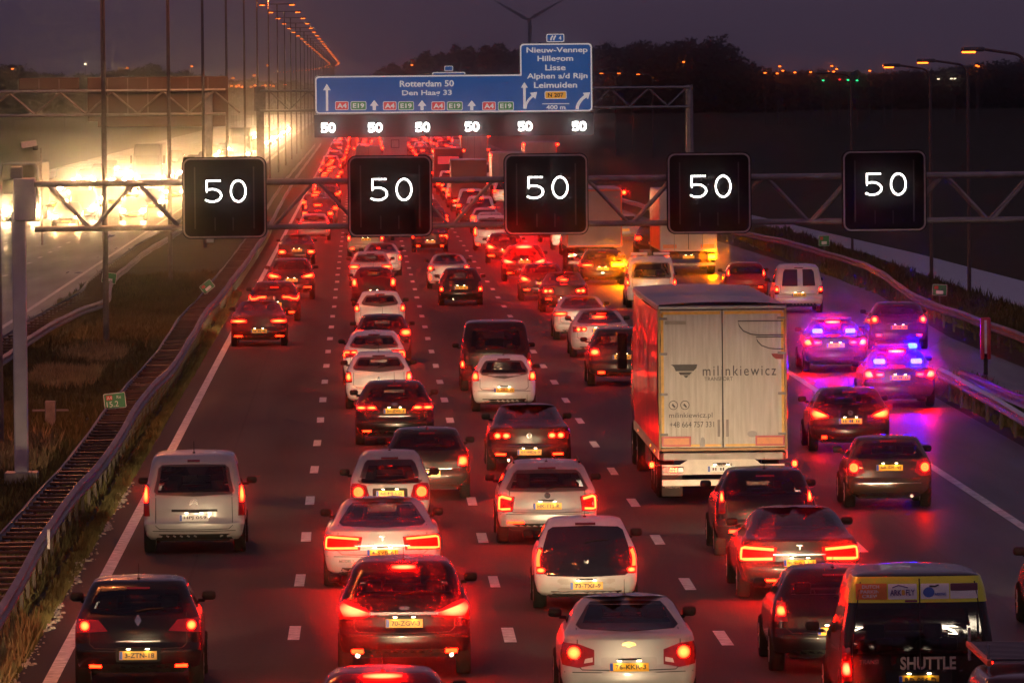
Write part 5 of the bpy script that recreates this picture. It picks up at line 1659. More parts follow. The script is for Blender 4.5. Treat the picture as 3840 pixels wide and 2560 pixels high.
# ------------------------------------------------------------------ police cars
def blue_glow(s):
    return mat("blue_glow_%d" % round(s), (.1, .15, .6), .2, var=0, emit=(.5 / (s * 11), .62 / (s * 11), 1.0) if s < 40 else (.30 / (s * 11), .85 / (s * 11), 1.0), emit_str=s * 11)
def police(x, y, label, beacon):
    sp_ = dict(name="police_car", label=label, cat="police car", kind='sedan', L=4.7, W=1.84, H=1.47, col=(.05, .048, .06), ckey='police dark', x=x, y=y,
               tail=dict(lens=[(-.52, .80), (-.1, .74), (.05, .78), (.07, 1.0), (-.2, .98), (-.5, .92)], lit=[('poly', [(-.26, .78), (.0, .78), (.01, .96), (-.16, .96)], BR * 1.5), ('poly', [(-.5, .83), (-.3, .82), (-.3, .89), (-.5, .90)], 5)]),
               high=(1.40, .42, .045, BR * 1.8), plate="47-TNS-8", pz=.78, antenna=False)
    r_, s_ = make_car(sp_)
    for sd in (-1, 1):
        o = link("blue_flasher", patch_mesh(s_, rrect(.30, .10, .04, 3, sd * .48, 1.16), .03, blue_glow(38), "blue_flasher", .03, .08), r_)
    bar = MB().box((0, 1.9, 1.50), (1.15, .28, .09), .035).build("roof_light_bar", mat("bar_blue_dark", (.03, .05, .25), .15), r_)
    if beacon:
        MB().box((.46, 1.86, 1.53), (.24, .24, .14), .05).build("blue_beacon", blue_glow(60), bar)
police(13.67, 212.1, "police car with two blue flashers in its rear window, farther of the pair", False)
police(13.78, 188.2, "nearer police car with rear blue flashers and a lit blue roof beacon", True)

# ------------------------------------------------------------------ shuttle van with yellow top
M_YELLOW = paint((.72, .74, .02), 'yellow')
vs = dict(name="shuttle_van", label="black shuttle van with a yellow sticker-covered top band, SHUTTLE on its tail", cat="van", kind='van', L=4.97, W=1.97, H=2.0, col=(.020, .017, .016), ckey='van black', x=7.15, y=94.7,
          tail=T_vert(.58, 1.02, -.13, .05, BR, .18, .62), plate="RD-086-D", pz=.60, win=(.46, .795), winw=.90, antenna=False, seam=False, recess=(.86, .24), letters=True)
r_, s_ = make_car(vs)
zt0, zt1 = 1.60, s_.z1 - .003
uu = lambda z: s_.u_at_y(.9, z)
band_poly = [(-uu(zt0), zt0), (0, zt0), (uu(zt0), zt0), (uu(zt1), zt1), (0, zt1), (-uu(zt1), zt1)]
link("yellow_band", patch_mesh(s_, band_poly, .014, M_YELLOW, "yellow_band", .02, .05), r_)
link("door_seam", patch_mesh(s_, strip_poly([(.02, .62), (.02, 1.0), (.02, 1.4), (.02, 1.9)], .014), .019, M_SEAM, "door_seam", .006), r_)
for sd in (-1, 1):
    link("door_seam", patch_mesh(s_, strip_poly([(sd * .86, .5), (sd * .86, 1.0), (sd * .80, 1.5), (sd * .74, 1.86)], .014), .019, M_SEAM, "door_seam", .006), r_)
def sticker(u, z, w, h, m, name="sticker"):
    return link(name, patch_mesh(s_, rrect(w, h, .01, 2, u, z), .019, m, name, .004, .06), r_)
def on_van(par, u, z, w, s, m, h=None):
    p = s_.S(u, z); nn = s_.N(u, z)
    return put_text("sticker_lettering", s, m, par, p + nn * .026, width=w, height=h, rot=(-math.atan2(nn.z, -nn.y), 0, 0), bold=.02)
M_STO = mat("sticker_orange", (.75, .20, .03), .5, var=.05); M_STW = mat("sticker_white", (.78, .76, .74), .5, var=.05); M_STB = mat("sticker_brown", (.12, .03, .05), .5, var=.05); M_STV = mat("sticker_violet", (.08, .05, .22), .5, var=.05); M_STBL = mat("sticker_blue", (.06, .14, .48), .5, var=.1)
st = sticker(-.60, 1.74, .40, .20, M_STO)
for i, s in enumerate(("DUTCH", "PARKING", "CREW")):
    on_van(st, -.61 + .02 * (i == 1), 1.80 - .058 * i, (.22, .30, .22)[i], s, M_STW, .045)
st = sticker(-.20, 1.74, .37, .19, M_STW)
on_van(st, -.20, 1.73, .32, "ARK   FLY", M_STV, .075)
link("roof_mark", patch_mesh(s_, strip_poly([(-.33, 1.79), (-.25, 1.815), (-.13, 1.79)], .010), .025, M_STV, "roof_mark", .002), st)
link("orange_mark", patch_mesh(s_, rrect(.04, .07, .01, 2, -.19, 1.73), .0255, mat("sticker_gold", (.7, .35, .05), .5), "orange_mark", .002), st)
st = sticker(.22, 1.74, .37, .19, M_STW)
link("globe_mark", patch_mesh(s_, disc_poly((.14, 1.73), .075, .065), .0235, M_STBL, "globe_mark", .002, .05), st)
on_van(st, .28, 1.705, .17, "PARKING", M_STBL, .035)
link("plane_mark", patch_mesh(s_, strip_poly([(.15, 1.805), (.22, 1.80), (.27, 1.815)], .016), .025, M_INK, "plane_mark", .002), st)
st = sticker(.60, 1.74, .36, .19, M_STW)
link("dark_half", patch_mesh(s_, rrect(.355, .085, .01, 2, .60, 1.79), .0225, M_STB, "dark_half", .002), st)
sticker(.0 - .09, 1.62, .16, .03, M_LENS, "high_brake_light")
p = s_.S(.12, .82); nn = s_.N(.12, .82)
M_VLET = mat("van_lettering", (.45, .36, .30), .5, var=.1)
put_text("tail_lettering", "SHUTTLE", M_VLET, r_, p + nn * .012, width=.72, height=.17, rot=(-math.atan2(nn.z, -nn.y), 0, 0), bold=.03)
p = s_.S(-.62, .84); nn = s_.N(-.62, .84)
put_text("tail_lettering", "TRANSIT", M_CHROME, r_, p + nn * .012, width=.30, height=.06, rot=(-math.atan2(nn.z, -nn.y), 0, 0), bold=.02)
for sx in (-.12, .1, .32, .55):
    MB().box((sx, s_.S(0, .70).y - .01, .72), (.04, .02, .012)).build("chrome_stud", M_CHROME, r_)

# vehicle with a slatted roof rack entering the bottom right corner
vr = dict(name="service_van", label="van roof with dark slatted rack and pale boxes in the bottom right corner", cat="van", kind='van', L=4.9, W=1.90, H=1.70, col=(.10, .03, .025), ckey='rust', x=7.72, y=81.6, tail=T_vert(.7, 1.1), plate="VK-221-X", pz=.6, antenna=False, beam=False)
r_, s_ = make_car(vr)
for k in range(14):
    MB().box((-.02, 1.1 + k * .19, 1.80), (1.34, .09, .03), .008).build("rack_slat", mat("rack_slat_grey", (.05, .05, .06), .5), r_)
for sx in (-.70, .66):
    MB().box((sx, 2.3, 1.78), (.06, 2.9, .07), .015).build("rack_side", mat("rack_side_orange", (.50, .12, .05), .5), r_)
    for yy in (1.0, 3.6):
        MB().tube((sx, yy, 1.60), (sx, yy, 1.98), .018, 8).build("rack_post", M_CHROME, r_)
for k in range(3):
    MB().box((.42, 2.6 + k * .42, 1.92), (.42, .38, .22), .05).build("rack_box", mat("rack_box_pale", (.55, .45, .45), .5), r_)
# ------------------------------------------------------------------ articulated lorry
M_TRUCKW = mat("trailer_door_white", (.62, .58, .53), .42, var=.10, scale=1.6)
_nt = M_TRUCKW.node_tree                     # dirt runs down the doors
_mp = _nt.nodes.new("ShaderNodeMapping"); _mp.inputs["Scale"].default_value = (9.0, 1.0, .7)
for _n in _nt.nodes:
    if _n.type == 'TEX_COORD':
        _nt.links.new(_n.outputs["Object"], _mp.inputs["Vector"])
for _n in _nt.nodes:
    if _n.type == 'TEX_NOISE':
        _nt.links.new(_mp.outputs["Vector"], _n.inputs["Vector"])
    if _n.type == 'VALTORGB':
        _n.color_ramp.elements[0].color = (.50, .455, .40, 1)
M_TAPE = mat("yellow_tape", (.80, .42, .04), .4, var=.15, scale=9)
M_CURTAIN = mat("red_curtain", (.78, .06, .05), .30, coat=.3, var=.25, scale=1.2, bump=.3)
M_ROOF = mat("trailer_roof_tarp", (.30, .30, .36), .55, var=.10, scale=.8)
M_OBOARD = mat("orange_reflector_board", (.75, .19, .02), .4, var=.1, scale=10)
M_RBOARD = mat("red_board_rim", (.55, .02, .015), .4, var=.1)
M_CHASSIS = mat("lorry_chassis", (.03, .027, .026), .6, var=.3, scale=4)
M_PRINT = mat("dark_print", (.05, .045, .05), .5, var=.1)
M_PRINTR = mat("dark_red_print", (.26, .012, .02), .5, var=.1)

def ribbed(x0, x1, z0, z1, y, pitch=.10, d=.006):
    n = int((x1 - x0) / pitch)
    xs = []
    for i in range(n):
        a = x0 + (x1 - x0) * i / n
        w = (x1 - x0) / n
        xs += [(a, y), (a + w * .38, y), (a + w * .5, y - d), (a + w * .88, y - d)]
    xs.append((x1, y))
    m_ = len(xs)
    v = [(x, q, z0) for x, q in xs] + [(x, q, z1) for x, q in xs]
    f = [(i, i + 1, m_ + i + 1, m_ + i) for i in range(m_ - 1)]
    # thickness
    k = len(v)
    v += [(x0, y + .03, z0), (x1, y + .03, z0), (x0, y + .03, z1), (x1, y + .03, z1)]
    f += [(k + 1, k, k + 2, k + 3)]
    return MB().add(v, f)

def lorry_wheels(t, ys, hw, r=.50):
    for y in ys:
        for sd in (-1, 1):
            add_wheel(t, sd * (hw - .18), y, r, .34)

def tractor(t, y0, hw=1.25, h=3.75, col=(.25, .02, .02), key='cab red'):
    mb = MB()
    prof = [(-hw + .03, .9), (hw - .03, .9), (hw, 1.4), (hw - .02, 2.7), (hw - .12, h - .25), (hw - .3, h), (-hw + .3, h), (-hw + .12, h - .25), (-hw + .02, 2.7), (-hw, 1.4)]
    rings = []
    for k, (yy, s) in enumerate(((0, .97), (.15, 1.0), (1.7, 1.0), (2.1, .985), (2.25, .94))):
        rings.append([(px * s, y0 + yy, .9 + (pz - .9) * (s if k > 2 else 1)) for px, pz in prof])
    mb.loft(rings)
    mb.build("cab", paint(col, key), t, smooth=True)
    MB().box((0, y0 + .4, .8), (.9, 5.2, .3), .03).build("tractor_chassis", M_CHASSIS, t)
    MB().box((0, y0 + 2.24, 2.35), (2.0, .06, .95), .02).build("windscreen", M_GLASS, t)
    for sd in (-1, 1):
        MB().box((sd * (hw + .18), y0 + 1.9, 2.5), (.22, .12, .8), .04).build("wing_mirror", M_BLACK, t)
        MB().box((sd * .9, y0 + 2.27, 1.15), (.4, .05, .2), .02).build("headlight", M_HEAD, t)
    lorry_wheels(t, (y0 - 1.3, y0 + 1.4), hw)
    for dx in (-.8, .8):
        beam(t, y0 + 2.5, HEAD_BEAM * .6, 1.1, 6, dx)

tr = thing("lorry", "articulated lorry with pale milinkiewicz trailer doors and a red curtain side", "lorry", (7.13, 145.6, 0), 0)
hw = 1.275
L = 13.6
Z_F, Z_T = 1.08, 3.96
# doors
for x0, x1 in ((-hw + .05, -.012), (.012, hw - .05)):
    d = ribbed(x0, x1, Z_F + .06, Z_T - .10, .0).build("door", M_TRUCKW, tr)
    cx = (x0 + x1) / 2
    for s in (-1, 1):
        ex = x0 + .03 if s < 0 else x1 - .03
        if abs(ex) > .5:
            MB().box((ex, -.011, (Z_F + Z_T) / 2), (.055, .004, Z_T - Z_F - .3)).build("reflective_tape", M_TAPE, d)
    MB().box((cx, -.011, Z_T - .15), (x1 - x0 - .06, .004, .06)).build("reflective_tape", M_TAPE, d)
    MB().box((cx, -.011, Z_F + .10), (x1 - x0 - .06, .004, .05)).build("reflective_tape", M_TAPE, d)
for sd in (-1, 1):
    for zz in (1.4, 2.2, 3.0, 3.7):
        MB().box((sd * (hw - .10), -.016, zz), (.16, .018, .05), .006).build("door_hinge", M_STEELD, tr)
for xx in (-.085, .085):
    MB().box((xx, -.026, 1.52), (.05, .03, .34), .01).build("door_handle", M_STEELD, tr)
fr = MB()
fr.box((-hw + .02, .03, (Z_F + Z_T) / 2), (.05, .10, Z_T - Z_F), .01).box((hw - .02, .03, (Z_F + Z_T) / 2), (.05, .10, Z_T - Z_F), .01)
fr.box((0, .03, Z_F + .02), (2 * hw - .1, .10, .06), .01)
fr.build("door_frame", mat("frame_ochre", (.42, .25, .10), .5, var=.2), tr)
MB().box((0, .0, Z_T - .045), (2 * hw, .14, .07), .015).build("top_rail", M_STEEL, tr)
MB().box((0, .02, Z_T + .0), (2 * hw - .04, .12, .03), .01).build("top_rail", M_BLACK, tr)
MB().box((0, -.008, (Z_F + Z_T) / 2), (.016, .006, Z_T - Z_F - .16)).build("door_seam", M_SEAM, tr)
# prints on the doors
def tx(s, x, z, w, h, m=M_PRINT, sp_=1.0, bold=0.0):
    put_text("door_lettering", s, m, tr, (x, -.022, z), width=w, height=h, spacing=sp_, bold=bold)
tx("milinkiewicz", .335, 2.66, 1.46, .20, M_PRINT, 1.25)
tx("TRANSPORT", -.08, 2.50, .56, .075)
tx("milinkiewicz.pl", -.64, 1.77, .86, .13)
tx("+48 664 757 331", -.62, 1.60, .88, .11)
tx("WIELTON", -.02, .80, .38, .065, M_PRINT, 1.0, .02)
def pr(poly, m=M_PRINT, name="door_emblem"):
    return MB().prism(poly, -.022, -.018).build(name, m, tr)
pr([(-1.03, 2.79), (-.50, 2.79), (-.52, 2.72), (-.58, 2.66), (-.93, 2.66), (-.97, 2.75)])
pr([(-.88, 2.64), (-.60, 2.64), (-.66, 2.585), (-.84, 2.585)])
pr([(-.78, 2.57), (-.68, 2.57), (-.71, 2.53), (-.74, 2.53)])
def wing(x0, x1, z1, z0, w=.022):
    pts = [(x1, z1), (x0, z1), (x0 + .03, z1 - (z1 - z0) * .35), (x0 + .11, z1 - (z1 - z0) * .70), (x0 + .26, z1 - (z1 - z0) * .93), (x0 + .42, z0), (x1, z0)]
    a, b = strip_poly(pts, w), None
    v = [(p[0], -.022, p[1]) for p in a]
    n = len(pts)
    f = [(i + 1, i, 2 * n - 1 - i, 2 * n - 2 - i) for i in range(n - 1)]
    link("door_emblem", new_mesh("door_emblem", v, f, M_PRINT), tr)
wing(.31, 1.215, 3.64, 3.36); wing(.67, 1.215, 3.32, 3.08)
pr([(1.21, 2.99), (.97, 2.99), (1.0, 2.93), (1.06, 2.885), (1.21, 2.88)], M_PRINTR)
for cx in (-.985, -.755):
    ring = [(cx + .085 * math.cos(2 * math.pi * i / 20), 1.985 + .085 * math.sin(2 * math.pi * i / 20)) for i in range(21)]
    a = strip_poly(ring, .014); n = len(ring)
    link("door_emblem", new_mesh("door_emblem", [(p[0], -.022, p[1]) for p in a], [(i + 1, i, 2 * n - 1 - i, 2 * n - 2 - i) for i in range(n - 1)], M_PRINT), tr)
    pr([(cx - .035, 1.99), (cx - .01, 2.02), (cx + .045, 1.95), (cx + .02, 1.93)])
pr(rrect(.42, .07, .01, 2, -.93, 3.62), mat("grey_print", (.33, .30, .24), .5))
pr(disc_poly((.58, 1.40), .10, .065), mat("grey_print2", (.40, .37, .36), .5))
pr([(-.47, 1.16), (-.36, 1.16), (-.36, 1.30), (-.40, 1.35), (-.44, 1.33)], mat("grey_print2", (.40, .37, .36)))
for cx in (-.93, .93):
    o = MB().box((cx, -.03, 1.265), (.58, .012, .20), .004).build("reflector_board", M_RBOARD, tr)
    MB().box((cx, -.038, 1.265), (.51, .006, .13)).build("orange_field", M_OBOARD, o)
# body
MB().box((0, L / 2, (Z_F + Z_T) / 2 - .1), (2 * hw - .12, L - .2, Z_T - Z_F - .3)).build("load_box", M_CHASSIS, tr)
for sd in (-1, 1):
    rings = []
    n = 40
    prof = [(0, Z_F - .02), (.025, Z_F + .25), (.045, 1.9), (.05, 2.6), (.035, 3.4), (0, Z_T - .12)]
    rows = []
    for i in range(n + 1):
        y = .08 + (L - .16) * i / n
        bulge = (1 if True else 0) * (.8 + .5 * math.sin(i * .9) + .35 * math.sin(i * 2.3))
        sag = -.03 * math.sin(math.pi * i / n)
        rows.append([(sd * (hw - .02 + p * bulge), y, z + sag * (z > 3)) for p, z in prof])
    v = [p for r in rows for p in r]
    m_ = len(prof)
    f = []
    for i in range(n):
        for k in range(m_ - 1):
            q = (i * m_ + k, (i + 1) * m_ + k, (i + 1) * m_ + k + 1, i * m_ + k + 1)
            f.append(q if sd > 0 else q[::-1])
    link("side_curtain", new_mesh("side_curtain", v, f, M_CURTAIN, True), tr)
    tr_m = MB()
    for i in range(38):
        y = .15 + i * .355
        tr_m.box((sd * (hw + .0), y, Z_F - .08), (.02, .06, .20), .004)
    tr_m.build("curtain_straps", mat("strap_pale", (.45, .36, .30), .5), tr)
    MB().box((sd * (hw - .03), L / 2, Z_T - .055), (.06, L - .1, .11), .02).build("curtain_rail", mat("rail_pale", (.55, .48, .45), .4, .4), tr)
    MB().box((sd * (hw - .05), L / 2, Z_F - .12), (.06, L - .1, .14), .02).build("side_rail", M_CHASSIS, tr)
# roof, sagging between bows
rows = []
for i in range(29):
    y = .02 + (L - .04) * i / 28
    rows.append([(x, y, Z_T + .015 + .05 * (1 - (x / hw) ** 2) - .018 * abs(math.sin(i * math.pi / 4))) for x in np.linspace(-hw + .02, hw - .02, 9)])
v = [p for r in rows for p in r]
f = [(i * 9 + k, i * 9 + k + 1, (i + 1) * 9 + k + 1, (i + 1) * 9 + k) for i in range(28) for k in range(8)]
link("roof", new_mesh("roof", v, f, M_ROOF, True), tr)
# underside and rear bumper
MB().box((0, L / 2, .93), (1.0, L - .3, .22), .02).build("chassis", M_CHASSIS, tr)
MB().box((0, .10, .96), (2.4, .16, .16), .02).build("rear_crossmember", M_STEELD, tr)
bp_ = MB()
bp_.prism([(-1.22, .60), (1.22, .60), (1.22, .80), (.75, .80), (.62, .90), (-.70, .90), (-.86, .80), (-1.22, .80)], .02, .08)
bp_.build("light_panel", mat("panel_pale", (.66, .60, .52), .4, var=.12), tr)
MB().box((0, .06, .44), (2.44, .10, .13), .02).build("underride_bar", mat("bar_white", (.78, .72, .60), .4, var=.1), tr)
for sd in (-1, 1):
    c = MB().box((sd * 1.0, .005, .70), (.42, .03, .13), .015).build("tail_light", M_LENS, tr)
    for i in range(2):
        for k in range(3):
            MB().box((sd * (.96 + .055 * k - .02), -.014, .675 + .05 * i), (.036, .01, .034), .004).build("lamp_element", red_glow(9 if sd < 0 else 16), c)
    MB().box((sd * 1.42, .05, .80), (.09, .09, .11), .03).build("marker_light", red_glow(14), tr)
    MB().box((sd * 1.33, .05, .80), (.20, .03, .03)).build("marker_arm", M_BLACK, tr)
    MB().box((sd * 1.0, .55, .42), (.42, .02, .55), .01).build("mud_flap", M_BLACK, tr)
    put_text("flap_lettering", "WIELTON", M_VLET, tr, (sd * 1.0, .53, .34), width=.30, height=.06)
    for k in range(5):
        MB().box((sd * 1.27, 2.2 + 2.2 * k, .98), (.02, .06, .05), .01).build("side_marker", amber_glow(3), tr)
plate(tr, .02, .71, "WGM 5831P", 0, .54, .12, M_PLATEW, True, -.04, .02)
lorry_wheels(tr, (2.6, 3.9, 5.2), 1.24)
MB().box((-1.1, 7.6, .72), (.25, 1.6, .6), .03).build("pallet_box", M_CHASSIS, tr)
MB().box((1.1, 7.6, .72), (.25, 1.6, .6), .03).build("pallet_box", M_CHASSIS, tr)
tractor(tr, 14.1)

# ------------------------------------------------------------------ other lorries seen from behind
def box_lorry(x, y, label, W=2.5, H=3.7, L=9.0, zf=1.05, box=(.45, .42, .38), key='box grey', edge=None, side=None, tail=(7, 7), amber=0, boards=False, doors=True, window=False, top_lamps=0, dark=False, near=True):
    t = thing("lorry", label, "lorry", (x, y, 0))
    hw = W / 2
    bm_ = mat("lorry_box_" + key, box, .5, var=.12, scale=1.2)
    MB().box((0, L / 2, (zf + H) / 2), (W, L, H - zf), .05).build("load_box", bm_, t, smooth=False)
    MB().box((0, L / 2, H + .015), (W - .06, L - .1, .05), .01).build("roof", M_ROOF, t)
    if side:
        sm = mat("lorry_side_" + key, side, .35, var=.2, scale=1.0)
        for sd in (-1, 1):
            MB().box((sd * (hw + .006), L / 2, (zf + H) / 2), (.012, L - .2, H - zf - .2)).build("side_panel", sm, t)
    if edge:
        em = mat("lorry_edge_" + key, edge, .4, var=.1)
        for sd in (-1, 1):
            MB().box((sd * (hw - .04), -.008, (zf + H) / 2), (.07, .02, H - zf - .12)).build("edge_strip", em, t)
        for zz in (H - .06, zf + .06):
            MB().box((0, -.009, zz), (W - .22, .02, .07)).build("edge_strip", em, t)
    if doors:
        MB().box((0, -.008, (zf + H) / 2), (.03, .02, H - zf - .2)).build("door_seam", M_SEAM, t)
        for xx in (-.62, .62):
            MB().tube((xx, -.03, zf + .05), (xx, -.03, H - .1), .02, 6).build("lock_rod", M_STEEL, t)
    if window:
        MB().box((0, -.012, zf + (H - zf) * .62), (W * .36, .02, (H - zf) * .34), .01).build("door_frame", mat("lorry_frame_dark", (.12, .10, .09), .5), t)
        MB().box((0, -.026, zf + (H - zf) * .62), (W * .28, .01, (H - zf) * .27), .004).build("door_pane", M_TRUCKW, t)
    if boards:
        for sd in (-1, 1):
            MB().box((sd * hw * .66, -.02, zf + .22), (.60, .02, .17), .004).build("reflector_board", M_OBOARD, t)
    MB().box((0, L / 2, zf - .18), (.9, L, .26), .02).build("chassis", M_CHASSIS, t)
    MB().box((0, .06, .48), (W - .15, .10, .14), .02).build("underride_bar", M_STEELD, t)
    MB().box((0, .05, .80), (W - .12, .06, .20), .02).build("light_panel", M_CHASSIS, t)
    for sd in (-1, 1):
        c = MB().box((sd * (hw - .26), .0, .80), (.40, .04, .14), .015).build("tail_light", M_LENS, t)
        if sd > 0 and amber:
            MB().box((sd * (hw - .20), -.03, .80), (.26, .03, .16), .01).build("lamp_element", amber_glow(amber), c)
        else:
            MB().box((sd * (hw - .24), -.03, .80), (.22, .03, .11), .01).build("lamp_element", red_glow(tail[0 if sd < 0 else 1]), c)
        if top_lamps:
            MB().box((sd * (hw + .10), .02, H - .16), (.14, .08, .14), .03).build("marker_light", red_glow(top_lamps), t)
    plate(t, .0, .80, None, 0, .52, .13, None, near, 0, .02, far=True)
    lorry_wheels(t, (2.0, L - 1.6), hw, .48)
    MB().box((0, L + 1.3, 1.9), (W - .1, 2.0, 2.4), .2).build("cab", M_CHASSIS, t)
    return t
box_lorry(10.40, 328.6, "box lorry with a red-edged grey rear under the third speed board", 2.5, 3.75, 8.5, 1.15, (.30, .27, .25), 'grey', (.62, .10, .04), None, (9, 9), 0, False, False, False, 22)
box_lorry(14.37, 323.1, "white lorry with red side and flashing amber indicator in the slip lane", 2.5, 3.7, 11, 1.05, (.52, .48, .44), 'white', None, (.50, .02, .04), (8, 8), 220, True)
box_lorry(3.55, 767, "pale box lorry with a framed rear hatch, small beneath the blue sign", 2.5, 3.6, 8, 1.0, (.5, .46, .42), 'cream', None, None, (9, 9), 0, False, False, True, 0, near=False)
box_lorry(.66, 670, "low beige box lorry seen between the first two speed boards", 2.4, 3.1, 7, 1.0, (.36, .30, .22), 'beige', None, None, (9, 9), 0, False, True, False, 9, near=False)
box_lorry(7.25, 612, "dark coach-like lorry with a red rear board under the blue sign", 2.4, 3.3, 9, .9, (.04, .03, .04), 'dark', None, None, (9, 9), 0, False, False, False, 12, near=False)
box_lorry(10.75, 697, "tall pale lorry doors with orange trim below the blue sign", 2.5, 3.95, 11, 1.1, (.44, .40, .35), 'pale', (.7, .25, .05), None, (9, 9), 0, False, True, False, 9, near=False)
box_lorry(10.9, 545, "white-sided lorry half hidden by the third speed board", 2.45, 3.5, 11, 1.1, (.42, .39, .36), 'grey2', None, (.7, .66, .6), (9, 9), 0, False, True, False, 14, near=False)
box_lorry(14.15, 579, "yellowish lorry with a bluish roof right of the blue sign's band", 2.5, 4.0, 11, 1.1, (.48, .42, .30), 'straw', None, (.55, .2, .15), (9, 9), 0, False, False, False, 12, near=False)
box_lorry(7.2, 492, "dark box lorry seen through the gantry right of the second board", 2.4, 3.5, 8, 1.0, (.13, .08, .06), 'umber', None, None, (10, 10), 14, False, False, False, 0, near=False)
t = [o for o in COL.objects if o.get("label", "").startswith("dark coach-like")][0]
MB().box((0, -.03, 2.35), (1.75, .03, .62), .01).build("red_board", mat("lit_red_board", (.75, .04, .06), .4, emit=(1.0, .06, .08), emit_str=.5, var=.3, scale=3), t)
for i, (xx, zz) in enumerate(((-.8, .95), (.75, .9), (-.3, 1.15), (.45, 1.2), (.1, .85))):
    MB().box((xx, -.04, zz), (.22, .04, .14), .03).build("chrome_fitting", M_CHROME, t)

# ------------------------------------------------------------------ far queue: small copies
def far_proto(kind, W, H, col, key, tail, stren, high, plate_on=True):
    sh = Shape(kind, 4.3, W, H)
    r0 = link("far_car", None)
    link("body", sh.body("body", paint(col, key), 1), r0)
    hw = W / 2
    zb, zt = {'hatch': (.72, .91), 'sedan': (.75, .91), 'suv': (.71, .9), 'mpv': (.61, .9), 'van': (.56, .9)}[kind]
    zb *= H; zt *= H
    link("rear_window", patch_mesh(sh, [(-hw * .78, zb), (hw * .78, zb), (hw * .6, zt), (-hw * .6, zt)], .012, M_GLASS, "rear_window", .02, .25), r0)
    for sd in (-1, 1):
        z = tail
        u = sd * (hw - .12)
        link("tail_light", patch_mesh(sh, rrect(.30, .17, .05, 2, u, z), .02, red_glow(stren), "tail_light", .03, .2), r0)
    if high:
        link("high_brake_light", patch_mesh(sh, rrect(.4, .06, .02, 2, 0, zt + .02), .03, red_glow(high), "high_brake_light", .03, .2), r0)
    if plate_on:
        z = .42 * H
        MB().box((0, sh.S(0, z).y - .03, z), (.52, .02, .13)).build("number_plate", M_PLATE, r0)
    for y in (.8, 3.4):
        for sd in (-1, 1):
            add_wheel(r0, sd * (hw - .1), y, .31, .2, False)
    return r0
FB = TAIL_RUN * .46
protos = [far_proto('hatch', 1.76, 1.48, DARK, 'dark', .92, FB * 1.6, FB * 1.6), far_proto('sedan', 1.80, 1.45, BLACK, 'black', .85, FB, 0), far_proto('suv', 1.84, 1.64, GREY, 'grey', 1.0, FB * 1.2, 0),
          far_proto('mpv', 1.80, 1.72, WHITEC, 'white', .95, FB * 1.3, FB), far_proto('hatch', 1.72, 1.47, SILVER, 'silver', .92, FB, 0), far_proto('sedan', 1.80, 1.46, (.03, .012, .016), 'plum', .88, FB * 2.0, FB * 1.8)]
protos = [tree_of(o) for o in protos]
FAR_LABEL = "distant car reduced to red tail lights in the queue beyond the square speed boards"
taken = {0: [], 1: [(670, 682)], 2: [(767, 780)], 3: [(492, 506), (612, 626)], 4: [(545, 562), (697, 714)], 5: [(579, 596)]}
LANES = [-2.75, .55, 3.75, 7.1, 10.6, 14.1]
start = [432, 392, 398, 396, 352, 352]
rq = random.Random(21)
nf = 0
for ln in range(6):
    y = start[ln] + 10
    while y < 1330:
        gap = rq.uniform(11, 19) if ln < 5 else rq.uniform(30, 70)
        if not any(a - 8 < y < b + 4 for a, b in taken[ln]):
            k = rq.choice([0, 0, 1, 2, 3, 4, 5, 5] if ln < 3 else [0, 1, 2, 3, 4, 1])
            c = copy_tree(protos[k])
            c.location = (LANES[ln] + rq.uniform(-.35, .35), y, 0)
            tag(c, FAR_LABEL, "car", "distant queueing cars")
            if y < 540:
                beam(c, 4.45, HEAD_BEAM * .8)
            nf += 1
        y += gap
for o in protos:
    drop_tree(o)

# ------------------------------------------------------------------ oncoming traffic on the left
M_ONHEAD = mat("oncoming_headlight", (.9, .9, .8), var=0, emit=(1.0, .52, .17), emit_str=1000.0)
M_ONWHITE = mat("oncoming_headlight_white", (.9, .9, .8), var=0, emit=(1.0, .66, .32), emit_str=1000.0)
def onc_proto(kind, W, H, col, key, hm):
    sh = Shape(kind, 4.3, W, H)
    r0 = link("oncoming_car", None)
    link("body", sh.body("body", paint(col, key), 1), r0)
    hw = W / 2
    zb, zt = (.70 if kind != 'van' else .60) * H, .90 * H
    def wmap(x, z, o):
        u = sh.u_front(abs(x), z); p = sh.S(u, z); n = sh.N(u, z)
        if x < 0:
            p = Vector((-p.x, p.y, p.z)); n = Vector((-n.x, n.y, n.z))
        return p + n * o
    link("windscreen", patch_mesh(sh, [(.5, zt), (-.5, zt), (-.68, zb), (.68, zb)][::-1], .015, M_GLASS, "windscreen", .02, .3, wmap), r0)
    for sd in (-1, 1):
        z = .45 * H
        pts = rrect(.26, .17, .06, 3, sd * (hw - .24), z)
        link("headlight", patch_mesh(sh, pts, .03, hm, "headlight", .04, .2, wmap), r0)
    z = .28 * H
    MB().box((0, 4.3 - float(np.interp(z, sh.zf, sh.vf)) + .02, z), (.52, .02, .12)).build("number_plate", M_PLATE, r0)
    MB().box((0, 4.3 - float(np.interp(.36 * H, sh.zf, sh.vf)) + .0, .37 * H), (.8, .03, .12), .01).build("grille", M_BLACK, r0)
    for y in (.8, 3.4):
        for sd in (-1, 1):
            add_wheel(r0, sd * (hw - .1), y, .31, .2, False)
    return r0
op = [onc_proto('hatch', 1.76, 1.48, DARK, 'dark', M_ONHEAD), onc_proto('sedan', 1.80, 1.45, GREY, 'grey', M_ONWHITE), onc_proto('suv', 1.84, 1.62, BLACK, 'black', M_ONHEAD), onc_proto('van', 1.92, 1.95, DARK, 'dark', M_ONWHITE)]
ON_LABEL = "oncoming car with glaring headlights on the carriageway across the median"
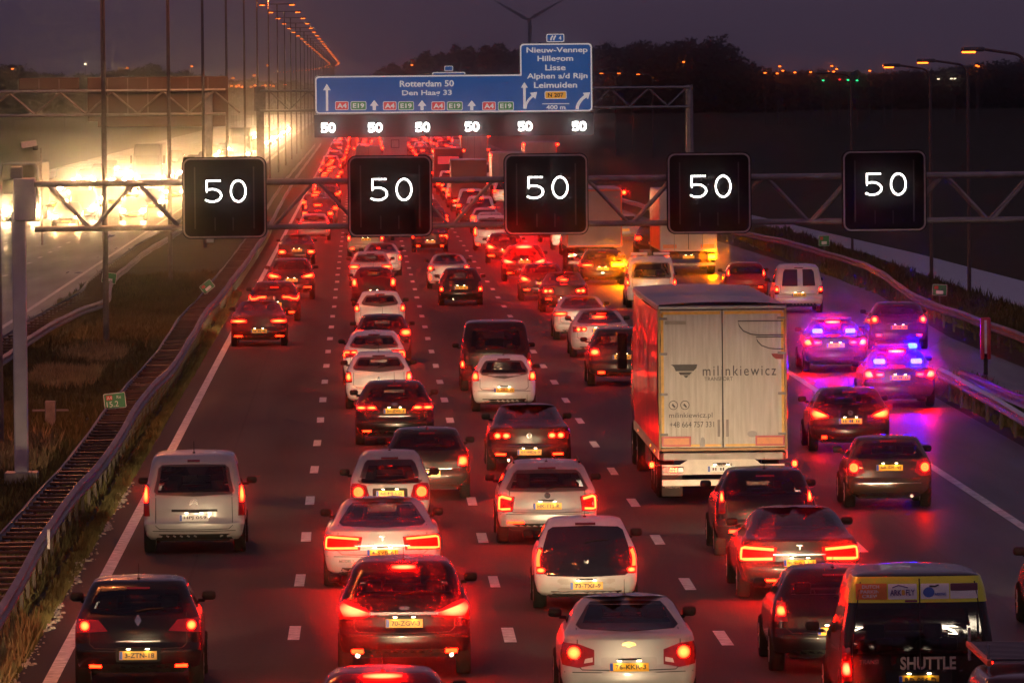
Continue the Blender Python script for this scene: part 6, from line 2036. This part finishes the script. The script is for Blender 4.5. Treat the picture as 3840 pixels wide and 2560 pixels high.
def onc_lorry(x, y, label):
    t = thing("oncoming_lorry", label, "lorry", (x, y, 0), math.pi, "oncoming lorries")
    tractor_col = paint((.06, .05, .06), 'lorry dusk')
    prof = [(-1.22, .5), (1.22, .5), (1.25, 1.4), (1.22, 2.8), (1.1, 3.6), (.95, 3.75), (-.95, 3.75), (-1.1, 3.6), (-1.22, 2.8), (-1.25, 1.4)]
    MB().loft([[(px * s, yy, .5 + (pz - .5) * (1 if s > .95 else .985)) for px, pz in prof] for yy, s in ((-2.2, .98), (-1.9, 1), (-.1, 1), (0, .94))]).build("cab", tractor_col, t, smooth=True)
    MB().box((0, .02, 2.3), (2.1, .06, .9), .02).build("windscreen", M_GLASS, t)
    MB().box((0, .03, 1.2), (1.3, .05, .5), .02).build("grille", M_BLACK, t)
    MB().box((0, -9.0, 2.35), (2.5, 13, 2.8), .04).build("trailer", mat("lorry_box_dusk", (.12, .10, .10), .5), t)
    for sd in (-1, 1):
        MB().box((sd * .88, .05, .78), (.34, .06, .2), .03).build("headlight", M_ONWHITE, t)
        MB().box((sd * .95, .05, .5), (.2, .06, .12), .03).build("fog_lamp", M_ONHEAD, t)
        MB().box((sd * .55, -.05, 3.68), (.10, .06, .07), .02).build("roof_marker", mat("roof_marker_white", (.9, .9, .9), var=0, emit=(1, .95, .8), emit_str=40), t)
        MB().box((sd * 1.42, -.2, 2.4), (.2, .12, .7), .04).build("wing_mirror", M_BLACK, t)
    lorry_wheels(t, (-1.3, -4.2, -12), 1.24)
onc_lorry(-18.6, 640, "oncoming lorry with two white roof markers amid the headlight glare, left of the others")
onc_lorry(-21.9, 471, "oncoming lorry at the very left picture edge, its lamps glaring beside the gantry post")
onc_lorry(-14.8, 900, "oncoming lorry deep in the headlight glare by the median")
ONL = [-14.5, -18.0, -21.4, -24.9]
op = [tree_of(o) for o in op]
blocked = {1: [(630, 665)], 2: [(462, 500)], 0: [(890, 925)]}
ro = random.Random(33)
for ln in range(4):
    y = [476, 452, 520, 512][ln]
    while y < (1500, 1400, 880, 760)[ln]:
        if not any(a < y < b for a, b in blocked.get(ln, [])):
            k = ro.choice([0, 1, 2, 3, 0, 1])
            c = copy_tree(op[k])
            c.location = (ONL[ln] + ro.uniform(-.3, .3), y, 0)
            c.rotation_euler = (0, 0, math.pi)
            tag(c, ON_LABEL, "car", "oncoming cars")
        y += ro.uniform(27, 58)
for o in op:
    drop_tree(o)

# ------------------------------------------------------------------ damp evening air
hz = MB().box((0, 2375, 32.5), (2840, 5270, 67)).build("haze", None)
hz.data.materials.clear()
hm = bpy.data.materials.new("evening_haze")
hm.use_nodes = True
nt = hm.node_tree
for n in list(nt.nodes):
    nt.nodes.remove(n)
o_ = nt.nodes.new("ShaderNodeOutputMaterial")
pv = nt.nodes.new("ShaderNodeVolumePrincipled")
pv.inputs["Color"].default_value = (.90, .88, .90, 1)
pv.inputs["Density"].default_value = HAZE_DENSITY
pv.inputs["Anisotropy"].default_value = HAZE_G
nt.links.new(pv.outputs[0], o_.inputs["Volume"])
try:
    hm.cycles.homogeneous_volume = True
except Exception:
    pass
pv.inputs["Density Attribute"].default_value = ""
hz.data.materials.append(hm)
tag(hz, kind='stuff')
